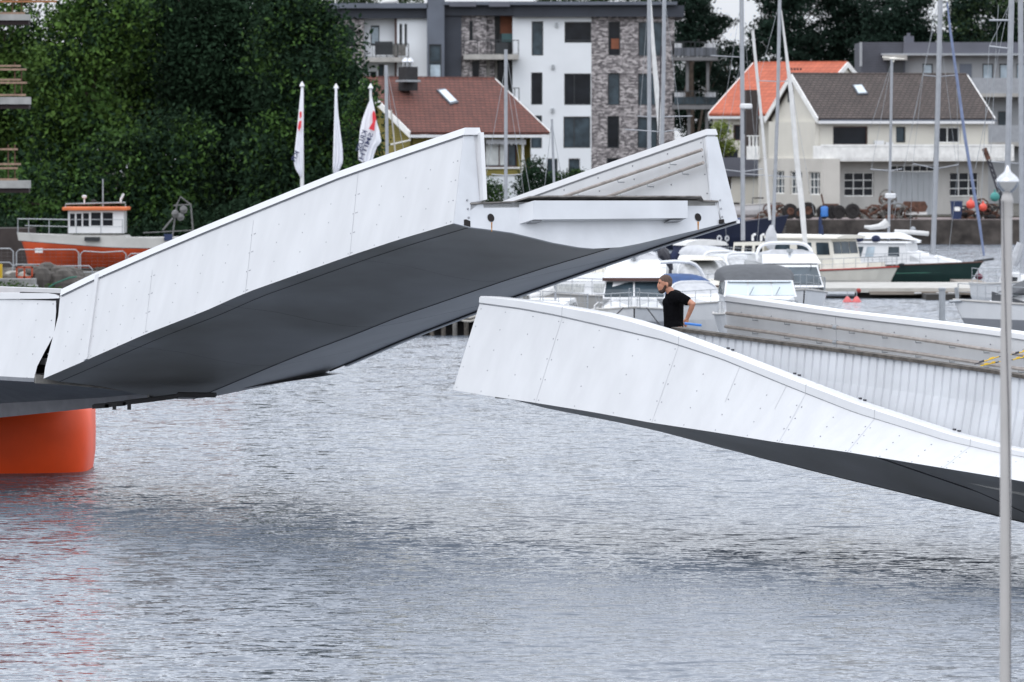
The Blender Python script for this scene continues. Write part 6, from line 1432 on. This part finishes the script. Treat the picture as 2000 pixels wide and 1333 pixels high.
# ------------------------------------------------------------------ left shore: fences, rubble
def panel(x0, x1, yt, yb, D, label, sag=0):
    t = thing('mesh_fence_panel', label, 'fence', P(x0, yb, D), 'site fence panels'); s_ = FPX / D; r = .028
    z1, z0 = P(x0, yt, D).z, max(.36, P(x0, yb, D).z); xa, xb = P(x0, 500, D).x, P(x1, 500, D).x
    mb = MB(); mb.tube([(xa, D, z0), (xa, D, z1 - .12), (xa + .12, D, z1), ((xa + xb) / 2, D, z1 - sag), (xb - .12, D, z1), (xb, D, z1 - .12), (xb, D, z0)], r, 6); mb.tube([(xa, D, z0 + .1), (xb, D, z0 + .1)], r * .8, 5); mb.build('frame', 'galv', t)
    mb = MB(); n = int((xb - xa) / .22)
    for i in range(1, n): mb.tube([(xa + (xb - xa) * i / n, D, z0), (xa + (xb - xa) * i / n, D, z1)], .003, 3)
    for i in range(1, 7): mb.tube([(xa, D, z0 + (z1 - z0) * i / 7), (xb, D, z0 + (z1 - z0) * i / 7)], .003, 3)
    mb.build('wire_mesh', 'galv_dark', t)
panel(-90, 26, 486, 540, 240, 'fence panel cut by the left photo edge before the fishing boat bow'); panel(32, 153.5, 488, 540, 240, 'fence panel before the bow of the orange fishing boat')
panel(157, 246, 491, 545, 240, 'fence panel before the middle of the orange fishing boat', .05); panel(250, 350, 496, 545, 240, 'fence panel before the stern of the fishing boat, half hidden by the bridge')
panel(-80, 25, 513, 565, 229, 'nearer low fence panel at the left photo edge'); panel(24, 92, 517, 570, 229, 'nearer low fence panel in front of the rubble'); panel(96, 180, 520, 565, 229, 'nearer low fence panel right of the rubble')
rk = random.Random(4)
mb = MB()
for i in range(130):
    px = rk.uniform(-30, 150); D = rk.uniform(226, 234); k = rk.uniform(.15, .5); c = P(px, 500, D); c.z = .35 + rk.uniform(0, .55) * (1 - abs(px - 85) / 120)
    n = 7; base_ = [(math.cos(a) * rk.uniform(.7, 1.1), math.sin(a) * rk.uniform(.7, 1.1)) for a in [2 * math.pi * j / n for j in range(n)]]
    mb.loft([[c + Vector((u * k * q, v * k * q, z * k)) for u, v in base_] for q, z in ((.7, -.4), (1, 0), (.8, .4), (.35, .6))], True, True, 1 if i % 11 == 0 else 0)
o = mb.build('rubble', ['rock', 'rock_pale']); o['kind'] = 'stuff'
for px, py, k, l in ((122, 546, .42, 'large brown boulder at the right end of the rubble'), (82, 541, .40, 'grey brown boulder in the middle of the rubble')):
    mb = MB(); c = P(px, py, 225.5); base_ = [(math.cos(a) * rk.uniform(.85, 1.15), math.sin(a) * .8) for a in [2 * math.pi * j / 9 for j in range(9)]]
    mb.loft([[c + Vector((u * k * q, v * k * q, z * k)) for u, v in base_] for q, z in ((.9, -1), (1.1, -.3), (1, .3), (.6, .75), (.2, .85))], True, True); tag(mb.build('boulder', 'rock'), l, 'rock', 'boulders')
for x0, x1, y0, y1, D, l in ((-20, 68, 545, 562, 224, 'long grey concrete block lying before the rubble'), (46, 71, 558, 572, 223, 'small grey concrete block at the bridge end')):
    mb = MB(); a = P(x0, y1, D); b2 = P(x1, y0, D); mb.obox(a, (b2.x - a.x, 0, 0), (0, .9, 0), (0, 0, b2.z - a.z)); tag(mb.build('concrete_block', 'concrete', bevel=.02), l, 'block')
for x0, x1, y0, y1, l in ((31, 64, 521, 544, 'red brown barrier with two openings in front of the rubble'),):
    mb = MB(); D = 225.2
    for q in ((x0, y0, x0 + 3, y1), (x1 - 3, y0, x1, y1), ((x0 + x1) / 2 - 1.5, y0, (x0 + x1) / 2 + 1.5, y1), (x0, y0, x1, y0 + 3), (x0, y1 - 4, x1, y1)):
        a = P(q[0], q[3], D); b2 = P(q[2], q[1], D); mb.obox(a, (b2.x - a.x, 0, 0), (0, .1, 0), (0, 0, b2.z - a.z))
    tag(mb.build('red_barrier', 'orange_hull'), l, 'barrier')
mb = MB(); mb.tube([P(x, y, 222.8) for x, y in ((95, 562), (105, 555), (120, 549), (135, 543), (150, 541))], .035, 6); tag(mb.build('green_hose', 'rope_green'), 'green hose lying over the rubble beside the bridge', 'hose')
mb = MB(); mb.box(P(1, 535, 226) , (.12, .3, .7)); tag(mb.build('yellow_post', 'yellow'), 'yellow post at the left photo edge by the fence', 'post')
mb = MB(); mb.box(P(-10, 490, 256) + Vector((0, 0, 0)), (3.2, 3, 1.9)); tag(mb.build('dark_shed', 'dark_brown_wood'), 'dark brown shed behind the fence at the left photo edge', 'shed')

# ------------------------------------------------------------------ flags
FLG = 252.0
def flagpole(px, yt, label):
    t = thing('flagpole', label, 'flagpole', Vector((P(px, 300, FLG).x, FLG, .35)), 'white flagpoles'); x = P(px, 300, FLG).x; z = P(px, yt, FLG).z
    mb = MB(); mb.tube([(x, FLG, .35), (x, FLG, z * .5), (x, FLG, z - .15)], [.095, .08, .05], 10); mb.build('pole', 'gel_white', t, smooth=True)
    mb = MB(); mb.lathe((x, FLG, z - .16), [(.05, 0), (.1, .02), (.11, .06), (.07, .13), (.03, .2), (.01, .24)], 12); mb.build('finial', 'gel_white', t, smooth=True); return x
flagpole(590, 163, 'leftmost of the three white flagpoles'); flagpole(656.5, 167, 'middle one of the three white flagpoles'); flagpole(724, 167, 'rightmost of the three white flagpoles, beside the olive house')
def flag(label, rows, amp=.10):
    """rows: (y, x left, x right) in photo pixels, top to bottom"""
    t = thing('flag', label, 'flag', P(rows[-1][1], rows[-1][0], FLG), 'hanging flags'); n = 10; mb = MB(); rings = []
    for k in range(25):
        y = rows[0][0] + (rows[-1][0] - rows[0][0]) * k / 24; xl = interp([r[0] for r in rows], [r[1] for r in rows], y); xr_ = interp([r[0] for r in rows], [r[2] for r in rows], y)
        rings.append([P(xl + (xr_ - xl) * j / n, y + math.sin(j * 1.3 + 1) * 1.0 * (k / 24), FLG - .12 + amp * math.sin(j * 1.9 + k * .12) * (k / 24)) for j in range(n + 1)])
    mb.loft(rings, False, False); mb.loft([[p + Vector((0, .008, 0)) for p in r] for r in rings], False, False); mb.build('cloth', 'flag_white', t, smooth=True); return t
fa = flag('furled white flag on the left pole with a red mark and black letters', [(172, 588, 593), (210, 584, 593), (250, 580.5, 593), (290, 576, 592), (318, 574, 591), (330, 577, 590), (345, 586, 590)], .05)
flag('plain white furled flag on the middle pole', [(172, 654, 658), (215, 653, 660), (250, 652, 664), (290, 651, 669), (315, 650, 670), (330, 650, 664), (338, 651, 659)], .08)
fc = flag('white flag on the right pole with a red corner and dark mirrored letters', [(192, 724, 727), (210, 716, 731), (235, 707, 735), (255, 703, 741), (278, 701, 745), (285, 700.5, 737), (300, 700, 731), (312, 700, 728), (317, 707, 721)], .08)
def patch(root, name, m, px, d=.26):
    mb = MB(); a = [P(x, y, FLG - d) for x, y in px]; mb.loft([a, [p + Vector((0, .01, 0)) for p in a]]); mb.build(name, m, root)
patch(fc, 'red_mark', 'flag_red', [(729, 216), (732, 219), (735, 232), (733, 240), (731, 256), (720, 252), (728, 239), (727, 224)])
patch(fa, 'red_mark', 'flag_red', [(585, 218), (589.5, 219), (589, 228), (585.5, 233)]); patch(fa, 'red_mark', 'flag_red', [(584, 237), (589, 236), (588, 248), (584, 257), (581.5, 250)])
def letters(root, txt, a, b, h, side=1, name='lettering'):
    """letters along the pixel line a -> b, h pixels tall, mirrored as seen from the back of the cloth"""
    cu = bpy.data.curves.new(name, 'FONT'); cu.body = txt; cu.size = 1; cu.extrude = 0; cu.offset = .02
    ob = bpy.data.objects.new('tmp', cu); COL.objects.link(ob); dg = bpy.context.evaluated_depsgraph_get(); me = bpy.data.meshes.new_from_object(ob.evaluated_get(dg))
    bpy.data.objects.remove(ob); xs = [v.co.x for v in me.vertices]; ys = [v.co.y for v in me.vertices]; x0, x1, y1 = min(xs), max(xs), max(ys)
    dx, dy = b[0] - a[0], b[1] - a[1]; ln_ = math.hypot(dx, dy); nx, ny = dy / ln_ * side, -dx / ln_ * side
    V = [P(a[0] + dx * (v.co.x - x0) / (x1 - x0) + nx * h * v.co.y / y1, a[1] + dy * (v.co.x - x0) / (x1 - x0) + ny * h * v.co.y / y1, FLG - .27) for v in me.vertices]
    mb = MB(); mb.add(V, [list(p.vertices) for p in me.polygons]); mb.build(name, 'flag_navy', root); bpy.data.meshes.remove(me)
letters(fc, 'KRUSE', (717.5, 257), (703.5, 298), 10, -1); letters(fc, 'SMITH', (729, 262), (708.5, 313), 9, -1)
letters(fa, 'KR', (584.5, 298), (575, 318), 9, -1)

# ------------------------------------------------------------------ foreground flagpole with onion finial
FD = 46.0; fp = thing('foreground_flagpole', 'tall slim pale flagpole with silver onion shaped top in the right foreground', 'flagpole', Vector((P(1965, 800, FD).x, FD, .7)))
def fx(x, y): return P(x, y, FD)
mb = MB(); top = fx(1966.5, 408); bot = fx(1963.5, 1333); e = bot + (bot - top).normalized() * .75
mb.tube([e, bot, fx(1964.5, 700), fx(1966, 560), top], [.044, .0425, .042, .041, .0405], 20); mb.build('pole', 'pole_grey', fp, smooth=True)
mb = MB(); mb.lathe(fx(1967, 423), [(.0435, 0), (.0435, .10), (.046, .105), (.0455, .125), (.038, .155), (.031, .165), (.031, .178), (.036, .18), (.036, .186)], 20); mb.build('collar', 'pole_grey', fp, smooth=True)
mb = MB(); mb.lathe(fx(1968, 377), [(.030, 0), (.040, .008), (.060, .026), (.076, .046), (.086, .068), (.0885, .084)], 32); mb.build('finial_cup', 'chrome', fp, smooth=True)
mb = MB(); mb.lathe(fx(1968, 355), [(.0885, 0), (.0885, .004), (.080, .022), (.058, .045), (.035, .062), (.022, .08), (.014, .10), (.006, .118), (.001, .124)], 32); mb.build('finial_onion', 'chrome', fp, smooth=True)
mb = MB(); mb.tube([fx(x, y) - Vector((0, .05, 0)) for x, y in ((1958, 392), (1960, 500), (1964, 640), (1969, 800), (1972, 1000), (1972.5, 1333), (1972.5, 1420))], .0035, 5); mb.build('halyard', 'chain_black', fp)

# ------------------------------------------------------------------ the man
t_, n_ = FR.hw(1317, 786, 2.35); MAN = FR.pt(t_, 2.35, n_); SM = 1.0
MS = FPX / MAN.y
deck_z = FR.pt(t_, 2.35, -.04).z
man = thing('person', 'bearded man in a black T-shirt looking down with his hand on his hip', 'person', Vector((MAN.x, MAN.y, MAN.z)))
FT_ = MAN.z
def q(x, y, d=0): return Vector((MAN.x + (x - 1317) / MS, MAN.y + d, HC - (y - HOR) / MS - (0)))   # pixel in the man's plane, d metres away from the camera
def organic(name, m, parts, parent, vox=.011, sm=6):
    mb = MB()
    for p in parts:
        if p[0] == 'b': mb.ball(p[1], 1, 14, 0, p[2])
        else:
            pts, rr = p[1], p[2]; n = 12
            out, ro = [], []
            for i in range(len(pts) - 1):
                for k in range(4): f = k / 4; out.append(pts[i].lerp(pts[i + 1], f)); ro.append(rr[i] + (rr[i + 1] - rr[i]) * f)
            out.append(pts[-1]); ro.append(rr[-1]); mb.tube(out, ro, n); mb.ball(out[0], 1, 10, 0, (ro[0],) * 3); mb.ball(out[-1], 1, 10, 0, (ro[-1],) * 3)
    o = mb.build(name, m, parent, smooth='all'); r = o.modifiers.new('remesh', 'REMESH'); r.mode = 'VOXEL'; r.voxel_size = vox; r.use_smooth_shade = True
    s_ = o.modifiers.new('smooth', 'SMOOTH'); s_.iterations = sm; s_.factor = .5
    return o
hipL, hipR = q(1316, 652, -.09), q(1322, 652, .10)
head = q(1297, 555); neck0, neck1 = q(1311, 572, 0), q(1303, 562, 0)
shN, shF = q(1328, 581, -.17), q(1310, 581, .19)
elb, wri = q(1352.5, 593, -.26), q(1342, 620, -.17)
elF, wrF = q(1320, 612, .30), q(1322, 642, .22)
fz = FT_
def ft(x, z, d): return Vector((MAN.x + (x - 1317) / MS, MAN.y + d, z))
B = [('c', [neck0, neck1], [.062, .056]), ('c', [q(1318, 583), q(1316, 603), q(1317, 625), q(1318, 645)], [.115, .125, .115, .13]),
     ('c', [q(1318, 583, -.10), q(1315, 583, .10)], [.10, .10]), ('c', [q(1318, 645, -.08), q(1319, 645, .08)], [.12, .12]),
     ('c', [shN, elb, wri], [.060, .043, .029]), ('c', [shF, elF, wrF], [.058, .043, .03]),
     ('c', [hipL, ft(1310, fz + .50, -.11), ft(1318, fz + .08, -.10)], [.090, .058, .038]), ('c', [hipR, ft(1326, fz + .50, .12), ft(1336, fz + .08, .12)], [.090, .058, .038]),
     ('c', [ft(1319, fz + .05, -.10), ft(1301, fz + .03, -.11)], [.042, .03]), ('c', [ft(1337, fz + .05, .12), ft(1319, fz + .03, .12)], [.042, .03]),
     # head: skull, face, jaw, chin, nose, brow, ear
     ('b', q(1299, 551), (.098, .076, .098)), ('b', q(1293.8, 559), (.064, .060, .088)), ('b', q(1292, 567.5), (.048, .046, .046)), ('c', [q(1286.2, 553.5), q(1285.2, 559.5)], [.012, .018]),
     ('c', [q(1288, 549.8, -.03), q(1288, 549.8, .03)], [.018, .018]), ('b', q(1286.5, 564), (.018, .022, .012)), ('b', q(1303, 557, -.078), (.018, .012, .032)), ('b', q(1303, 557, .078), (.018, .012, .032)),
     # near hand at the hip: palm, four curled fingers, thumb
     ('b', q(1340.2, 626, -.15), (.034, .030, .048))]
for k, (ex, ey, dd) in enumerate(((1334.5, 631.5, -.165), (1335, 634.5, -.150), (1336.2, 637, -.135), (1338, 638.5, -.118))):
    a = q(1339.5 + k * .5, 629 + k * .8, -.168 + k * .016); m_ = q((1339.5 + ex) / 2 + .6, ey + .6 - 1.0, dd - .012); B.append(('c', [a, m_, q(ex, ey, dd + .006)], [.0105, .0098, .0085]))
B.append(('c', [q(1339, 622, -.18), q(1335.8, 625.5, -.19), q(1334, 628, -.18)], [.013, .011, .0095]))
B.append(('b', wrF + Vector((0, 0, -.06)), (.03, .022, .045)))
for k in range(4): B.append(('c', [wrF + Vector((-.02 + k * .014, 0, -.09)), wrF + Vector((-.024 + k * .014, .005, -.125 - .01 * (k in (1, 2)))), wrF + Vector((-.018 + k * .014, .015, -.15))], [.0098, .009, .008]))
B.append(('c', [wrF + Vector((-.025, -.02, -.04)), wrF + Vector((-.045, -.03, -.08))], [.011, .009]))
organic('body', 'skin', B, man, .0085, 3)
S = [('c', [q(1318, 584), q(1315, 600), q(1315.5, 622), q(1315.5, 638), q(1313, 645)], [.135, .150, .143, .142, .132]), ('c', [q(1319, 583, -.115), q(1313, 582, .13)], [.108, .108]),
     ('c', [q(1312, 574.5, -.05), q(1310, 574.5, .06)], [.050, .050]), ('c', [q(1316, 640, -.07), q(1318, 640, .07)], [.128, .128]),
     ('c', [shN, shN.lerp(elb, .50)], [.078, .070]), ('c', [shF, shF.lerp(elF, .6)], [.076, .066]), ('c', [q(1308, 592, -.05), q(1306, 592, .06)], [.095, .095]), ('b', q(1303, 645, 0), (.075, .10, .055))]
organic('t_shirt', 'shirt_black', S, man, .010, 5)
organic('shorts', 'shorts_grey', [('c', [q(1318, 650, -.07), q(1320, 650, .08)], [.135, .135]), ('c', [hipL, ft(1311, fz + .58, -.11)], [.112, .095]), ('c', [hipR, ft(1325, fz + .58, .12)], [.112, .095])], man, .012, 4)
organic('hair', 'hair', [('b', q(1300, 548.6), (.099, .078, .089)), ('b', q(1305, 553.5), (.062, .074, .068)), ('c', [q(1291.5, 544.3, -.02), q(1291.5, 544.3, .03)], [.026, .026])], man, .009, 2)
organic('beard', 'beard', [('b', q(1292.5, 568.6), (.052, .052, .040)), ('c', [q(1299, 559.5, -.058), q(1296, 566, -.040)], [.020, .022]), ('c', [q(1299, 559.5, .058), q(1296, 566, .040)], [.020, .022]), ('c', [q(1286.4, 562.4, -.018), q(1286.4, 562.4, .018)], [.0085, .0085])], man, .008, 2)
for d in (-.052, .052):
    mb = MB(); mb.ball(q(1288.2, 552.8, d * .72), .0115, 8); mb.build('eye', 'rubber', man)
for x, d in ((1310, -.105), (1328, .12)):
    mb = MB(); c = ft(x, fz, d); mb.loft([[c + Vector((u * .14, v * .045, z)) for u, v in ((-1, -.6), (-.6, -1), (.7, -.9), (1, -.4), (1, .4), (.7, .9), (-.6, 1), (-1, .6))] for z in (0, .04)] + [[c + Vector((.03 + u * .085, v * .04, .085)) for u, v in ((-1, -.6), (-.6, -1), (.7, -.9), (1, -.4), (1, .4), (.7, .9), (-.6, 1), (-1, .6))]]); mb.build('shoe', 'shoe', man, smooth=True)
print('MAN', tuple(MAN), 'scale', MS, 'height', (MAN.z), 'deck', deck_z)
mb = MB(); mb.tube([P(1337, 632, 84.6), P(1370, 636.0, 84.6)], .018, 8); tag(mb.build('blue_tube', 'blue_plastic', smooth=True), 'short bright blue tube lying on the wall cap behind the man', 'tube')
